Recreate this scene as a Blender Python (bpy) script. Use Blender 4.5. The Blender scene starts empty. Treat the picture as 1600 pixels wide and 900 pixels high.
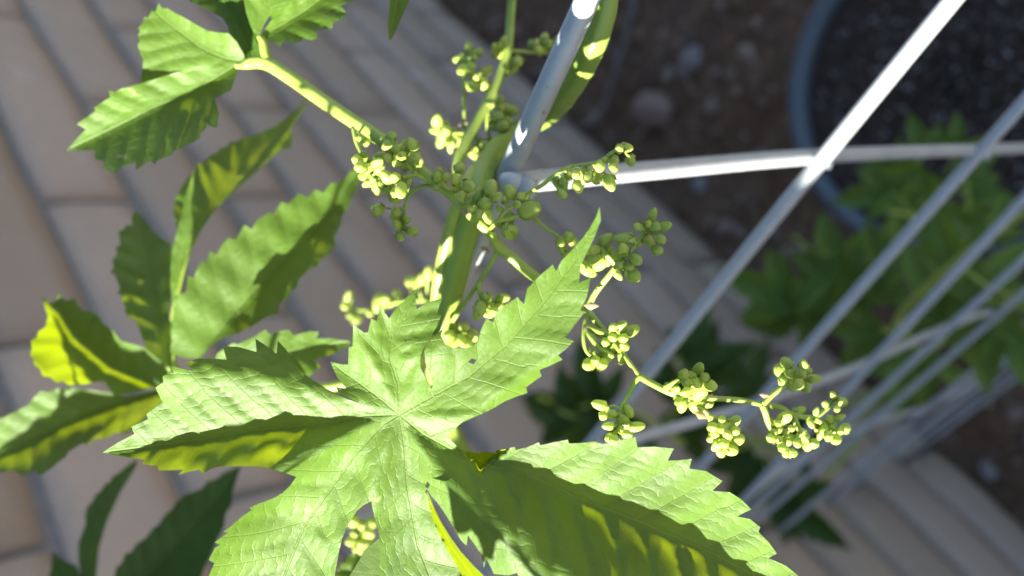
import bpy, math, random
import numpy as np
from mathutils import Vector, Matrix, Quaternion
from mathutils.geometry import delaunay_2d_cdt

random.seed(7)
rng = np.random.default_rng(11)
S = bpy.context.scene
COL = S.collection

# ------------------------------------------------------------------ camera
# columns: wall direction, straight down, wall normal, seen in the camera's own axes (x right, y down, z forward)
RC = np.array([[0.56035703, 0.73858434, -0.37482418],
               [0.63213529, -0.08896275, 0.76973412],
               [-0.53516818, 0.66826551, 0.51673613]])
F = 1415.9
H = 1.30
M = np.stack([-RC[:, 0], RC[:, 2], -RC[:, 1]])      # camera axes -> world
CAMPOS = np.array([0, 0, H])
cam = bpy.data.cameras.new('camera')
cam_ob = bpy.data.objects.new('camera', cam)
COL.objects.link(cam_ob)
cam.sensor_width = 36
cam.lens = F / 1600 * 36
cam.clip_start = 0.005
cam.clip_end = 400
cam.dof.use_dof = True
cam.dof.focus_distance = 0.133
cam.dof.aperture_fstop = 15.0
cam_ob.matrix_world = Matrix([[M[0, 0], -M[0, 1], -M[0, 2], 0],
                              [M[1, 0], -M[1, 1], -M[1, 2], 0],
                              [M[2, 0], -M[2, 1], -M[2, 2], H],
                              [0, 0, 0, 1]])
S.camera = cam_ob

# ------------------------------------------------------------------ sky and sun (low over the wall)
SUN = Vector((-0.611, 0.532, 0.586)).normalized()
world = bpy.data.worlds.new('World')
S.world = world
world.use_nodes = True
wn = world.node_tree
sky = wn.nodes.new('ShaderNodeTexSky')
sky.sky_type = 'NISHITA'
sky.sun_disc = False
sky.sun_elevation = math.asin(SUN.z)
sky.sun_rotation = math.atan2(SUN.x, SUN.y)
sky.air_density = 0.65
sky.dust_density = 0.3
sky.ozone_density = 0.3
bg = wn.nodes['Background']
bg.inputs['Strength'].default_value = 0.052
wn.links.new(sky.outputs[0], bg.inputs[0])
sun = bpy.data.lights.new('sun', 'SUN')
sun.energy = 5.0
sun.angle = math.radians(0.53)
sun.color = (1.0, 0.955, 0.88)
sun_ob = bpy.data.objects.new('sun', sun)
COL.objects.link(sun_ob)
sun_ob.location = SUN * 6
sun_ob.rotation_euler = SUN.to_track_quat('Z', 'Y').to_euler()
S.view_settings.view_transform = 'Standard'
S.view_settings.look = 'None'
S.view_settings.gamma = 1
S.view_settings.exposure = 2.72
S.render.engine = 'CYCLES'
S.cycles.use_denoising = True
S.cycles.max_bounces = 8
S.cycles.transmission_bounces = 8
S.cycles.sample_clamp_indirect = 6

# ------------------------------------------------------------------ helpers
WL = {}                                             # world location of each object's origin


def px(x, y, z):
    return M @ np.array([(x - 800) / F * z, (y - 450) / F * z, z]) + CAMPOS


def on_level(x, y, Z):
    v = M @ np.array([(x - 800) / F, (y - 450) / F, 1])
    return v * (Z - H) / v[2] + CAMPOS


def on_wall(x, y, Y):
    v = M @ np.array([(x - 800) / F, (y - 450) / F, 1])
    return v * Y / v[1] + CAMPOS


def tag(o, label=None, cat=None, group=None, kind=None):
    if label: o['label'] = label
    if cat: o['category'] = cat
    if group: o['group'] = group
    if kind: o['kind'] = kind
    return o


def put(o, loc, parent=None):
    loc = np.array(loc, float)
    WL[o.name] = loc
    base = np.zeros(3)
    if parent is not None:
        o.parent = parent
        base = WL[parent.name]
    o.location = loc - base
    return o


def empty(name, loc, parent=None):
    o = bpy.data.objects.new(name, None)
    o.empty_display_size = 0.02
    COL.objects.link(o)
    return put(o, loc, parent)


def mesh_obj(name, v, f, mat, parent=None, origin=None, smooth=True):
    v = np.asarray(v, float)
    if origin is None: origin = v.mean(0)
    me = bpy.data.meshes.new(name)
    me.from_pydata((v - origin).tolist(), [], [tuple(int(i) for i in q) for q in f])
    if smooth: me.polygons.foreach_set('use_smooth', [True] * len(me.polygons))
    me.materials.append(mat)
    o = bpy.data.objects.new(name, me)
    COL.objects.link(o)
    return put(o, origin, parent)


def instance(name, me, loc, parent=None, rot=None, scale=None):
    o = bpy.data.objects.new(name, me)
    COL.objects.link(o)
    put(o, loc, parent)
    if rot is not None:
        o.rotation_mode = 'QUATERNION'
        o.rotation_quaternion = rot
    if scale is not None: o.scale = scale
    return o


def spline(pts, n):
    """Catmull-Rom through the rows of pts (any columns)."""
    p = np.asarray(pts, float)
    if len(p) == 2:
        t = np.linspace(0, 1, n)[:, None]
        return p[0] * (1 - t) + p[1] * t
    q = np.vstack([2 * p[0] - p[1], p, 2 * p[-1] - p[-2]])
    seg = len(p) - 1
    out = []
    for t in np.linspace(0, seg - 1e-9, n):
        i = int(t); u = t - i
        a, b, c, d = q[i], q[i + 1], q[i + 2], q[i + 3]
        out.append(.5 * (2 * b + (c - a) * u + (2 * a - 5 * b + 4 * c - d) * u * u + (3 * b - a - 3 * c + d) * u ** 3))
    return np.array(out)


def tube(path, rad, sides=10, ridge=0.0, nr=5, twist=0.0, rough=0.0):
    """Round tube with capped ends; returns verts, faces."""
    P = np.asarray(path, float); n = len(P)
    rad = np.broadcast_to(np.asarray(rad, float), (n,))
    T = np.gradient(P, axis=0)
    T /= np.linalg.norm(T, axis=1)[:, None] + 1e-12
    up = np.array([.3, .2, .93])
    if abs(up @ T[0]) > .9: up = np.array([1., 0, 0])
    N = np.cross(T[0], up); N /= np.linalg.norm(N)
    V = []; Fc = []
    for i in range(n):
        N = N - (N @ T[i]) * T[i]; N /= np.linalg.norm(N)
        B = np.cross(T[i], N)
        for k in range(sides):
            a = 2 * math.pi * k / sides
            rr = rad[i] * (1 + ridge * math.cos(nr * a + twist * i) + (rough * (rng.random() - .5) if rough else 0))
            V.append(P[i] + rr * (math.cos(a) * N + math.sin(a) * B))
    for i in range(n - 1):
        for k in range(sides):
            k2 = (k + 1) % sides
            Fc.append((i * sides + k, i * sides + k2, (i + 1) * sides + k2, (i + 1) * sides + k))
    V.append(P[0] - T[0] * rad[0] * .5); V.append(P[-1] + T[-1] * rad[-1] * .5)
    a, b = len(V) - 2, len(V) - 1
    for k in range(sides):
        k2 = (k + 1) % sides
        Fc.append((a, k2, k)); Fc.append((b, (n - 1) * sides + k, (n - 1) * sides + k2))
    return V, Fc


class Bag:
    def __init__(s): s.v = []; s.f = []

    def add(s, vf):
        o = len(s.v); s.v += [np.asarray(q, float) for q in vf[0]]
        s.f += [tuple(i + o for i in q) for q in vf[1]]
        return s

    def build(s, name, mat, parent=None, origin=None, smooth=True):
        return mesh_obj(name, s.v, s.f, mat, parent, origin, smooth)


def px_path(pts, n=None, default_z=.145):
    """pixel polyline rows (x, y, depth, radius in px) -> world path and radii."""
    a = np.array([list(p) + [default_z] * (3 - len(p)) if len(p) < 3 else list(p) for p in pts], float)
    a = spline(a, n or max(4, 5 * len(a)))
    return np.array([px(*q[:3]) for q in a]), a


# ------------------------------------------------------------------ materials
def new_mat(name):
    m = bpy.data.materials.new(name); m.use_nodes = True
    nt = m.node_tree
    return m, nt, nt.nodes['Principled BSDF'], nt.nodes['Material Output']


def nd(nt, t, **kw):
    n = nt.nodes.new(t)
    for k, v in kw.items():
        if k in n.inputs: n.inputs[k].default_value = v
        else: setattr(n, k, v)
    return n


def math_n(nt, op, a, b=None, c=None):
    n = nt.nodes.new('ShaderNodeMath'); n.operation = op
    for i, q in enumerate((a, b, c)):
        if q is None: continue
        if hasattr(q, 'links') or hasattr(q, 'is_output'): nt.links.new(q, n.inputs[i])
        else: n.inputs[i].default_value = q
    return n.outputs[0]


def mixc(nt, fac, a, b, mode='MIX'):
    n = nt.nodes.new('ShaderNodeMix'); n.data_type = 'RGBA'; n.blend_type = mode
    for s, q in ((n.inputs[0], fac), (n.inputs[6], a), (n.inputs[7], b)):
        if hasattr(q, 'is_output'): nt.links.new(q, s)
        elif isinstance(q, tuple): s.default_value = (*q, 1)
        else: s.default_value = q
    return n.outputs[2]


def ramp(nt, fac, stops):
    n = nt.nodes.new('ShaderNodeValToRGB'); nt.links.new(fac, n.inputs[0])
    e = n.color_ramp.elements
    while len(e) < len(stops): e.new(.5)
    for i, (p, c) in enumerate(stops):
        e[i].position = p
        e[i].color = (*c, 1) if isinstance(c, tuple) else (c, c, c, 1)
    return n.outputs[0]


def smooth_step(nt, x, a, b):
    n = nt.nodes.new('ShaderNodeMapRange'); n.interpolation_type = 'SMOOTHSTEP'
    nt.links.new(x, n.inputs[0])
    n.inputs[1].default_value = a; n.inputs[2].default_value = b
    n.inputs[3].default_value = 0; n.inputs[4].default_value = 1
    return n.outputs[0]


def obj_coord(nt):
    return nt.nodes.new('ShaderNodeTexCoord').outputs['Object']


def noise(nt, co, scale, detail=4, rough=.55):
    n = nd(nt, 'ShaderNodeTexNoise', Scale=scale, Detail=detail, Roughness=rough)
    nt.links.new(co, n.inputs['Vector'])
    return n.outputs['Fac']


def leaf_material(name, base, vein, trans, tfac=.42, rough=.42, veins=True):
    m, nt, b, out = new_mat(name)
    co = obj_coord(nt)
    n1 = noise(nt, co, 90, 5); n2 = noise(nt, co, 700, 3)
    dark = tuple(c * .66 for c in base); light = tuple(min(1, c * 1.34) for c in base)
    col = mixc(nt, ramp(nt, n1, [(.3, 0.), (.7, 1.)]), dark, light)
    col = mixc(nt, math_n(nt, 'MULTIPLY', n2, .35), col, tuple(c * 1.5 for c in base))
    vor = nd(nt, 'ShaderNodeTexVoronoi', Scale=620, feature='DISTANCE_TO_EDGE')
    nt.links.new(co, vor.inputs['Vector'])
    net = math_n(nt, 'SUBTRACT', 1, smooth_step(nt, vor.outputs['Distance'], .0, .10))
    height = math_n(nt, 'MULTIPLY', net, -.08)
    if veins:
        uv = nd(nt, 'ShaderNodeUVMap', uv_map='vein')
        sep = nt.nodes.new('ShaderNodeSeparateXYZ'); nt.links.new(uv.outputs[0], sep.inputs[0])
        wob = math_n(nt, 'MULTIPLY_ADD', noise(nt, co, 160, 2), .16, -.08)
        ph = math_n(nt, 'FRACT', math_n(nt, 'ADD', sep.outputs[0], wob))
        d = math_n(nt, 'SUBTRACT', .5, math_n(nt, 'ABSOLUTE', math_n(nt, 'SUBTRACT', ph, .5)))
        lat = math_n(nt, 'SUBTRACT', 1, smooth_step(nt, d, .006, .030))
        mid = math_n(nt, 'SUBTRACT', 1, smooth_step(nt, math_n(nt, 'ABSOLUTE', sep.outputs[1]), .004, .020))
        vm = math_n(nt, 'MAXIMUM', math_n(nt, 'MULTIPLY', lat, .5), math_n(nt, 'MULTIPLY', mid, .8))
        vm2 = math_n(nt, 'MAXIMUM', vm, math_n(nt, 'MULTIPLY', net, .10))
        col = mixc(nt, vm2, col, vein)
        height = math_n(nt, 'ADD', height, math_n(nt, 'MULTIPLY', vm, -1.3))
        # ladder of fine tertiary veins between the lateral ones, and the blade puckered up between them
        w2 = math_n(nt, 'MULTIPLY', noise(nt, co, 240, 3), 2.6)
        w3 = math_n(nt, 'MULTIPLY', math_n(nt, 'FLOOR', sep.outputs[0]), .37)
        rg = math_n(nt, 'FRACT', math_n(nt, 'ADD', math_n(nt, 'ADD', math_n(nt, 'MULTIPLY', sep.outputs[1], 6.5), w2), w3))
        rd = math_n(nt, 'SUBTRACT', .5, math_n(nt, 'ABSOLUTE', math_n(nt, 'SUBTRACT', rg, .5)))
        rung = math_n(nt, 'SUBTRACT', 1, smooth_step(nt, rd, .02, .10))
        col = mixc(nt, math_n(nt, 'MULTIPLY', rung, .22), col, vein)
        puck = math_n(nt, 'MULTIPLY', smooth_step(nt, rd, .0, .5), smooth_step(nt, d, .0, .4))
        height = math_n(nt, 'ADD', height, math_n(nt, 'MULTIPLY', puck, .26))
        height = math_n(nt, 'ADD', height, math_n(nt, 'MULTIPLY', rung, -.22))
    height = math_n(nt, 'ADD', height, math_n(nt, 'MULTIPLY', n2, .55))
    # nibbled dry flecks
    n3 = noise(nt, co, 230, 2, .4)
    fl = smooth_step(nt, n3, .74, .78)
    col = mixc(nt, math_n(nt, 'MULTIPLY', fl, .55), col, (.42, .38, .16))
    bump = nd(nt, 'ShaderNodeBump', Strength=.55, Distance=.00022)
    nt.links.new(height, bump.inputs['Height'])
    nt.links.new(col, b.inputs['Base Color']); nt.links.new(bump.outputs[0], b.inputs['Normal'])
    b.inputs['Roughness'].default_value = rough
    b.inputs['Specular IOR Level'].default_value = .40
    tr = nt.nodes.new('ShaderNodeBsdfTranslucent')
    tc = mixc(nt, n1, tuple(c * .8 for c in trans), trans)
    if veins: tc = mixc(nt, math_n(nt, 'MULTIPLY', vm2, .6), tc, (min(1, trans[0] * 1.5), min(1, trans[1] * 1.25), trans[2] * 2))
    nt.links.new(tc, tr.inputs['Color'])
    mx = nt.nodes.new('ShaderNodeMixShader'); mx.inputs[0].default_value = tfac
    nt.links.new(b.outputs[0], mx.inputs[1]); nt.links.new(tr.outputs[0], mx.inputs[2])
    nt.links.new(mx.outputs[0], out.inputs['Surface'])
    return m


def green_material(name, a, b_, scale=300, trans=.18, rough=.4, tcol=(.4, .5, .05)):
    m, nt, b, out = new_mat(name)
    co = obj_coord(nt)
    n1 = noise(nt, co, scale, 4)
    col = mixc(nt, ramp(nt, n1, [(.3, 0.), (.7, 1.)]), a, b_)
    oi = nt.nodes.new('ShaderNodeObjectInfo')
    col = mixc(nt, math_n(nt, 'MULTIPLY', oi.outputs['Random'], .35), col, (b_[0] * 1.3, b_[1] * 1.15, b_[2]))
    nt.links.new(col, b.inputs['Base Color'])
    b.inputs['Roughness'].default_value = rough
    bump = nd(nt, 'ShaderNodeBump', Strength=.4, Distance=.0001)
    nt.links.new(noise(nt, co, scale * 5, 3), bump.inputs['Height']); nt.links.new(bump.outputs[0], b.inputs['Normal'])
    tr = nt.nodes.new('ShaderNodeBsdfTranslucent'); tr.inputs[0].default_value = (*tcol, 1)
    mx = nt.nodes.new('ShaderNodeMixShader'); mx.inputs[0].default_value = trans
    nt.links.new(b.outputs[0], mx.inputs[1]); nt.links.new(tr.outputs[0], mx.inputs[2])
    nt.links.new(mx.outputs[0], out.inputs['Surface'])
    return m


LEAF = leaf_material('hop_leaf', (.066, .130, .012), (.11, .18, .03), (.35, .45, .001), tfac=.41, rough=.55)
LEAF_DARK = leaf_material('shaded_hop_leaf', (.032, .078, .005), (.07, .115, .015), (.085, .15, .002), rough=.5)  # darker copy of the leaf green, shade put into the colour
LEAF_FAR = leaf_material('background_hop_leaf', (.115, .205, .025), (.16, .25, .045), (.20, .32, .02), rough=.5)
BUD = green_material('flower_bud', (.28, .40, .05), (.48, .57, .15), 500, .4, .38, (.40, .50, .05))
STALK = green_material('flower_stalk', (.19, .29, .036), (.31, .40, .08), 250, .15)
STEM = green_material('hop_bine', (.13, .23, .03), (.20, .30, .05), 160, .08, .45)
BRACT = green_material('dry_bract', (.26, .19, .10), (.36, .28, .16), 400, .3, .6, (.5, .4, .2))


def metal_material():
    m, nt, b, out = new_mat('galvanised_steel')
    co = obj_coord(nt)
    vor = nd(nt, 'ShaderNodeTexVoronoi', Scale=260); nt.links.new(co, vor.inputs['Vector'])
    n1 = noise(nt, co, 120, 5, .65)
    col = mixc(nt, n1, (.25, .275, .275), (.42, .445, .445))
    col = mixc(nt, math_n(nt, 'MULTIPLY', smooth_step(nt, noise(nt, co, 60, 5), .56, .72), .55), col, (.17, .19, .17))
    col = mixc(nt, math_n(nt, 'MULTIPLY', smooth_step(nt, noise(nt, co, 210, 3), .70, .76), .6), col, (.20, .12, .06))
    nt.links.new(col, b.inputs['Base Color'])
    b.inputs['Metallic'].default_value = .2
    r = nt.nodes.new('ShaderNodeMapRange'); nt.links.new(n1, r.inputs[0])
    r.inputs[3].default_value = .34; r.inputs[4].default_value = .6
    nt.links.new(r.outputs[0], b.inputs['Roughness'])
    bump = nd(nt, 'ShaderNodeBump', Strength=.5, Distance=.0002)
    nt.links.new(noise(nt, co, 900, 4), bump.inputs['Height']); nt.links.new(bump.outputs[0], b.inputs['Normal'])
    return m


def block_material():
    m, nt, b, out = new_mat('slump_block')
    co = obj_coord(nt); oi = nt.nodes.new('ShaderNodeObjectInfo')
    geo = nt.nodes.new('ShaderNodeNewGeometry')
    n1 = noise(nt, geo.outputs['Position'], 14, 6, .65); n2 = noise(nt, geo.outputs['Position'], 160, 4)
    col = mixc(nt, oi.outputs['Random'], (.285, .217, .155), (.40, .305, .23))
    col = mixc(nt, ramp(nt, n1, [(.35, 0.), (.7, .6)]), col, (.32, .26, .21))
    col = mixc(nt, math_n(nt, 'MULTIPLY', smooth_step(nt, n2, .62, .72), .5), col, (.22, .18, .155))
    n4 = noise(nt, geo.outputs['Position'], 5.5, 5, .7)
    col = mixc(nt, math_n(nt, 'MULTIPLY', smooth_step(nt, n4, .60, .72), .35), col, (.52, .48, .44))
    col = mixc(nt, math_n(nt, 'MULTIPLY', smooth_step(nt, n4, .42, .30), .4), col, (.20, .15, .115))
    nt.links.new(col, b.inputs['Base Color']); b.inputs['Roughness'].default_value = .9
    bump = nd(nt, 'ShaderNodeBump', Strength=.7, Distance=.003)
    nt.links.new(math_n(nt, 'ADD', n2, n1), bump.inputs['Height']); nt.links.new(bump.outputs[0], b.inputs['Normal'])
    return m


def plain(name, a, b_, scale, rough=.9, bump=.002, spec=.3):
    m, nt, b, out = new_mat(name)
    geo = nt.nodes.new('ShaderNodeNewGeometry'); p = geo.outputs['Position']
    n1 = noise(nt, p, scale, 6, .65)
    nt.links.new(mixc(nt, ramp(nt, n1, [(.32, 0.), (.68, 1.)]), a, b_), b.inputs['Base Color'])
    b.inputs['Roughness'].default_value = rough; b.inputs['Specular IOR Level'].default_value = spec
    bp = nd(nt, 'ShaderNodeBump', Strength=.6, Distance=bump)
    nt.links.new(noise(nt, p, scale * 3, 5), bp.inputs['Height']); nt.links.new(bp.outputs[0], b.inputs['Normal'])
    return m


def random_plain(name, cols, rough=.85):
    m, nt, b, out = new_mat(name)
    geo = nt.nodes.new('ShaderNodeNewGeometry')
    c = ramp(nt, geo.outputs['Random Per Island'], [(i / max(1, len(cols) - 1), q) for i, q in enumerate(cols)])
    c = mixc(nt, math_n(nt, 'MULTIPLY', noise(nt, geo.outputs['Position'], 90, 4), .5), c, (.05, .034, .022))
    nt.links.new(c, b.inputs['Base Color']); b.inputs['Roughness'].default_value = rough
    return m


METAL = metal_material()
BLOCK = block_material()
MORTAR = plain('mortar', (.13, .12, .115), (.19, .175, .165), 60)
SOIL = plain('soil', (.09, .052, .028), (.19, .118, .068), 30, .95, .006)
POTSOIL = plain('potting_mix', (.035, .024, .016), (.085, .060, .042), 120, .95, .004)
POT = plain('blue_grey_plastic', (.075, .095, .11), (.10, .12, .135), 8, .45, .0004, .5)
GRIT = random_plain('grit', [(.07, .045, .028), (.29, .17, .11), (.40, .28, .20), (.14, .09, .05), (.44, .35, .28), (.06, .04, .025), (.34, .20, .09)])
PERLITE = random_plain('perlite', [(.09, .07, .05), (.24, .21, .18), (.42, .38, .34), (.07, .05, .035)])
ROCK_PINK = plain('pink_stone', (.19, .125, .10), (.28, .19, .155), 40)
ROCK_GREY = plain('grey_stone', (.17, .155, .14), (.27, .25, .23), 40)
ROCK_TAN = plain('tan_stone', (.22, .16, .11), (.31, .24, .18), 40)
WOOD = plain('dry_twig', (.14, .12, .11), (.24, .21, .19), 90)
DRYLEAF = plain('dry_leaf', (.24, .14, .06), (.36, .24, .11), 60)

# ------------------------------------------------------------------ ground
xs = np.unique(np.concatenate([[-60, -25, -10, -4, -2, -1], np.linspace(-.6, 2.0, 131), [2.4, 3, 5, 10, 25, 60]]))
ys = np.unique(np.concatenate([[-60, -25, -10, -4, -2, -1], np.linspace(-.6, .66, 64), [.9, 2, 5, 12, 30, 60]]))
gx, gy = np.meshgrid(xs, ys)
gz = .010 * np.sin(gx * 9.1 + 1.3 * np.sin(gy * 7)) * np.cos(gy * 11.3 + gx * 3) + .005 * np.sin(gx * 37 + gy * 21) * np.cos(gy * 43)
gz += rng.normal(0, .0022, gz.shape)
gz[(gx < -.7) | (gx > 2.1) | (gy < -.7) | (gy > .7)] = 0
gv = np.stack([gx.ravel(), gy.ravel(), gz.ravel()], 1)
nx, ny = len(xs), len(ys)
gf = [(j * nx + i, j * nx + i + 1, (j + 1) * nx + i + 1, (j + 1) * nx + i) for j in range(ny - 1) for i in range(nx - 1)]
tag(mesh_obj('ground', gv, gf, SOIL, origin=np.zeros(3)), 'bare brown garden soil at the foot of the block wall', 'soil', kind='structure')


def ground_z(x, y):
    return float(.010 * np.sin(x * 9.1 + 1.3 * np.sin(y * 7)) * np.cos(y * 11.3 + x * 3) + .005 * np.sin(x * 37 + y * 21) * np.cos(y * 43))


ICO = None


def blob(center, r, squash=(1, 1, .7), seed=0, sub=1):
    """lumpy stone: verts, faces"""
    import bmesh
    bm = bmesh.new(); bmesh.ops.create_icosphere(bm, subdivisions=sub, radius=1)
    g = np.random.default_rng(seed)
    v = np.array([q.co[:] for q in bm.verts]); f = [[q.index for q in p.verts] for p in bm.faces]; bm.free()
    k = g.normal(0, 1, (4, 3)); ph = g.random(4) * 6
    d = 1 + .16 * np.sum(np.sin(v @ k.T * 1.8 + ph), 1) / 2
    if sub > 2: d = d * (1 + .10 * np.abs(np.sin(v @ k[::-1].T * 2.3 + ph)).sum(1) - .2)
    q = Quaternion((0, 0, 1), g.random() * 6.28)
    v = v * d[:, None] * np.array(squash) * r
    R3 = np.array(q.to_matrix())
    return (v @ R3.T + np.array(center)), f


grit = Bag()
LITE = [blob((0, 0, 0), 1, (1, .8, .6), s, 1) for s in range(6)]
for i in range(5200):
    x = rng.uniform(-.1, 1.75); y = rng.uniform(-.35, .61)
    if (x - .394) ** 2 + (y - .159) ** 2 < .15 ** 2: continue
    s = .0022 + .0095 * rng.random() ** 4
    if rng.random() < .25: s *= .6
    v, f = LITE[i % 6]
    a = rng.random() * 6.28; c, q = math.cos(a), math.sin(a)
    Rz = np.array([[c, -q, 0], [q, c, 0], [0, 0, 1]])
    st = np.array([1, rng.uniform(.25, 1), rng.uniform(.5, 1)])
    grit.add(((v * st) @ Rz.T * s + [x, y, ground_z(x, y) + s * .25], f))
for i in range(650):
    x = rng.uniform(-.05, 1.6); y = rng.uniform(-.3, .6)
    if (x - .394) ** 2 + (y - .159) ** 2 < .17 ** 2: continue
    s_ = rng.uniform(.007, .019)
    v, f = LITE[i % 6]
    a = rng.random() * 6.28; c, q = math.cos(a), math.sin(a)
    Rz = np.array([[c, -q, 0], [q, c, 0], [0, 0, 1]])
    st = np.array([1, rng.uniform(.25, .8), rng.uniform(.12, .6)])
    grit.add(((v * st) @ Rz.T * s_ + [x, y, ground_z(x, y) + s_ * .2], f))
tag(grit.build('gravel', GRIT, smooth=False), 'loose grit and crumbs of bark scattered over the garden soil', 'gravel', kind='stuff')

# stones that can be told apart: pixel, radius px, material, words
stones = [((1022, 172), 38, ROCK_PINK, 'large pinkish rounded stone half sunk in the soil near the wall foot'),
          ((1080, 100), 27, ROCK_GREY, 'pale grey rounded stone lying beside the large pinkish stone'),
          ((1170, 85), 18, ROCK_TAN, 'small tan stone between the pale grey stone and the pot rim'),
          ((1115, 165), 20, ROCK_TAN, 'flat tan stone beside the large pinkish stone, towards the pot'),
          ((1095, 290), 17, ROCK_GREY, 'small grey stone below the horizontal trellis wire by the wall foot'),
          ((1135, 357), 20, ROCK_PINK, 'small flat pinkish stone at the wall foot under the trellis wires'),
          ((1190, 250), 17, ROCK_TAN, 'small brown stone hidden behind the pale trellis wire by the pot'),
          ((1240, 395), 15, ROCK_PINK, 'tiny pink stone in front of the green seedlings by the wall'),
          ((1545, 735), 15, ROCK_GREY, 'grey stone on the soil beyond the bunched wires by the wall'),
          ((1590, 640), 24, ROCK_PINK, 'pink stone beside the lowest bunched trellis wires')]
for i, (q, r, m, words) in enumerate(stones):
    p = on_level(*q, 0.0)
    dep = np.linalg.norm(p - CAMPOS)
    rr = r * dep / F * .78
    v, f = blob(p + [0, 0, rr * .25], rr, (1.15, .78, .5), 50 + i, 3)
    tag(mesh_obj('stone', v, f, m, origin=p), words, 'stone', 'stones lying on the garden soil')

pts = spline([on_level(x, y, .012) for x, y in [(992, -20), (985, 30), (968, 90), (948, 150), (930, 195)]], 24)
b = Bag().add(tube(pts + rng.normal(0, .0012, pts.shape), np.linspace(.0055, .0035, 24), 8, rough=.2))
b.add(tube(spline([pts[12], pts[12] + [.02, -.012, .006], pts[12] + [.05, -.018, .004]], 8), np.linspace(.003, .0015, 8), 6))
tag(b.build('twig', WOOD), 'thin grey forked twig lying on the soil beside the bine', 'twig')

v, f = [], []
for (a, q) in ((-40, -.62),):
    v = [(-40, a, .012), (40, a, .012), (40, q, .012), (-40, q, .012), (-40, q, -.05), (40, q, -.05)]; f = [(0, 1, 2, 3), (3, 2, 5, 4)]
PAVE = plain('bounce_slab_concrete', (.13, .11, .09), (.18, .15, .12), 6)  # for the unseen slab added to bounce warm sunlight onto the wall
tag(mesh_obj('bounce_slab', v, f, PAVE, smooth=False), 'unseen tan concrete slab added beyond the garden bed to bounce warm sunlight', 'bounce_slab', kind='structure')

# ------------------------------------------------------------------ slump block wall
WY = .6174
CH, BL, JT = .1016, .43523, .0118
wall = empty('block_wall', (.7, WY + .1, 0))
tag(wall, 'tan slump block garden wall with grey raked mortar joints', 'wall')
bx0, bx1, NCOURSE = -1.6, 3.2, 16
cz1 = NCOURSE * CH
v = []; f = []


def add_box(v, f, a, b):
    o = len(v)
    for z in (a[2], b[2]):
        for y in (a[1], b[1]):
            for x in (a[0], b[0]): v.append((x, y, z))
    for q in ((0, 2, 3, 1), (4, 5, 7, 6), (0, 1, 5, 4), (2, 6, 7, 3), (0, 4, 6, 2), (1, 3, 7, 5)): f.append(tuple(o + k for k in q))


add_box(v, f, (bx0, WY + .010, -.1), (bx1, WY + .185, cz1 - .004))
mesh_obj('mortar', v, f, MORTAR, wall, smooth=False)


def block_mesh(seed):
    g = np.random.default_rng(seed)
    L, D, Hh = BL - JT, .19, CH - JT
    nx, nz = 12, 5
    X = np.linspace(-L / 2, L / 2, nx); Z = np.linspace(0, Hh, nz)
    ph = g.random(6) * 6.28
    front = []
    for j, z in enumerate(Z):
        for i, x in enumerate(X):
            ex = min(1, (L / 2 - abs(x)) / .011); ez = min(1, min(z, Hh - z) / .011)
            rd = .0032 * (1 - math.sqrt(max(0, 1 - (1 - ex) ** 2)) + 1 - math.sqrt(max(0, 1 - (1 - ez) ** 2)))
            bul = .0035 * math.sin(x * 17 + ph[0]) * math.sin(z * 30 + ph[1]) + .003 * math.sin(x * 41 + ph[2] + z * 20)
            sag = .0022 * math.sin(x * 13 + ph[3]) * (z / Hh) + .0018 * math.sin(x * 19 + ph[4]) * (1 - z / Hh)
            front.append((x + .001 * math.sin(z * 60 + ph[5]) * (1 - ex), rd + bul * ex * ez, z + sag))
    v = list(front) + [(x, .02, z) for (x, y, z) in front if 0]
    f = [(j * nx + i, j * nx + i + 1, (j + 1) * nx + i + 1, (j + 1) * nx + i) for j in range(nz - 1) for i in range(nx - 1)]
    ring = [i for i in range(nx)] + [j * nx + nx - 1 for j in range(1, nz)] + [(nz - 1) * nx + i for i in range(nx - 2, -1, -1)] + [j * nx for j in range(nz - 2, 0, -1)]
    o = len(v)
    for k in ring: v.append((front[k][0], .06, front[k][2]))
    n = len(ring)
    for k in range(n): f.append((ring[(k + 1) % n], ring[k], o + k, o + (k + 1) % n))
    me = bpy.data.meshes.new('block'); me.from_pydata(v, [], f)
    me.polygons.foreach_set('use_smooth', [True] * len(me.polygons)); me.materials.append(BLOCK)
    return me


block_meshes = [block_mesh(s) for s in range(7)]
for c in range(NCOURSE):                            # c counts from the ground; traced course i = 9 - c
    i = 9 - c
    off = 0 if i % 2 == 0 else .5
    k = -8
    while k < 12:
        xj = 1.3014 - BL * (k + off)
        xc = xj - BL / 2
        k += 1
        if xc < bx0 + .1 or xc > bx1 - .1: continue
        instance('block', block_meshes[(c * 5 + k * 3 + (k * k) % 4) % 7], (xc, WY + rng.normal(0, .0012), c * CH + JT / 2), wall, scale=(1 if (c + k) % 2 else -1, 1, 1))
v = []; f = []
add_box(v, f, (bx0, WY - .012, cz1 + .001), (bx1, WY + .2, cz1 + .05))
mesh_obj('coping', v, f, MORTAR, wall, smooth=False)

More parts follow.
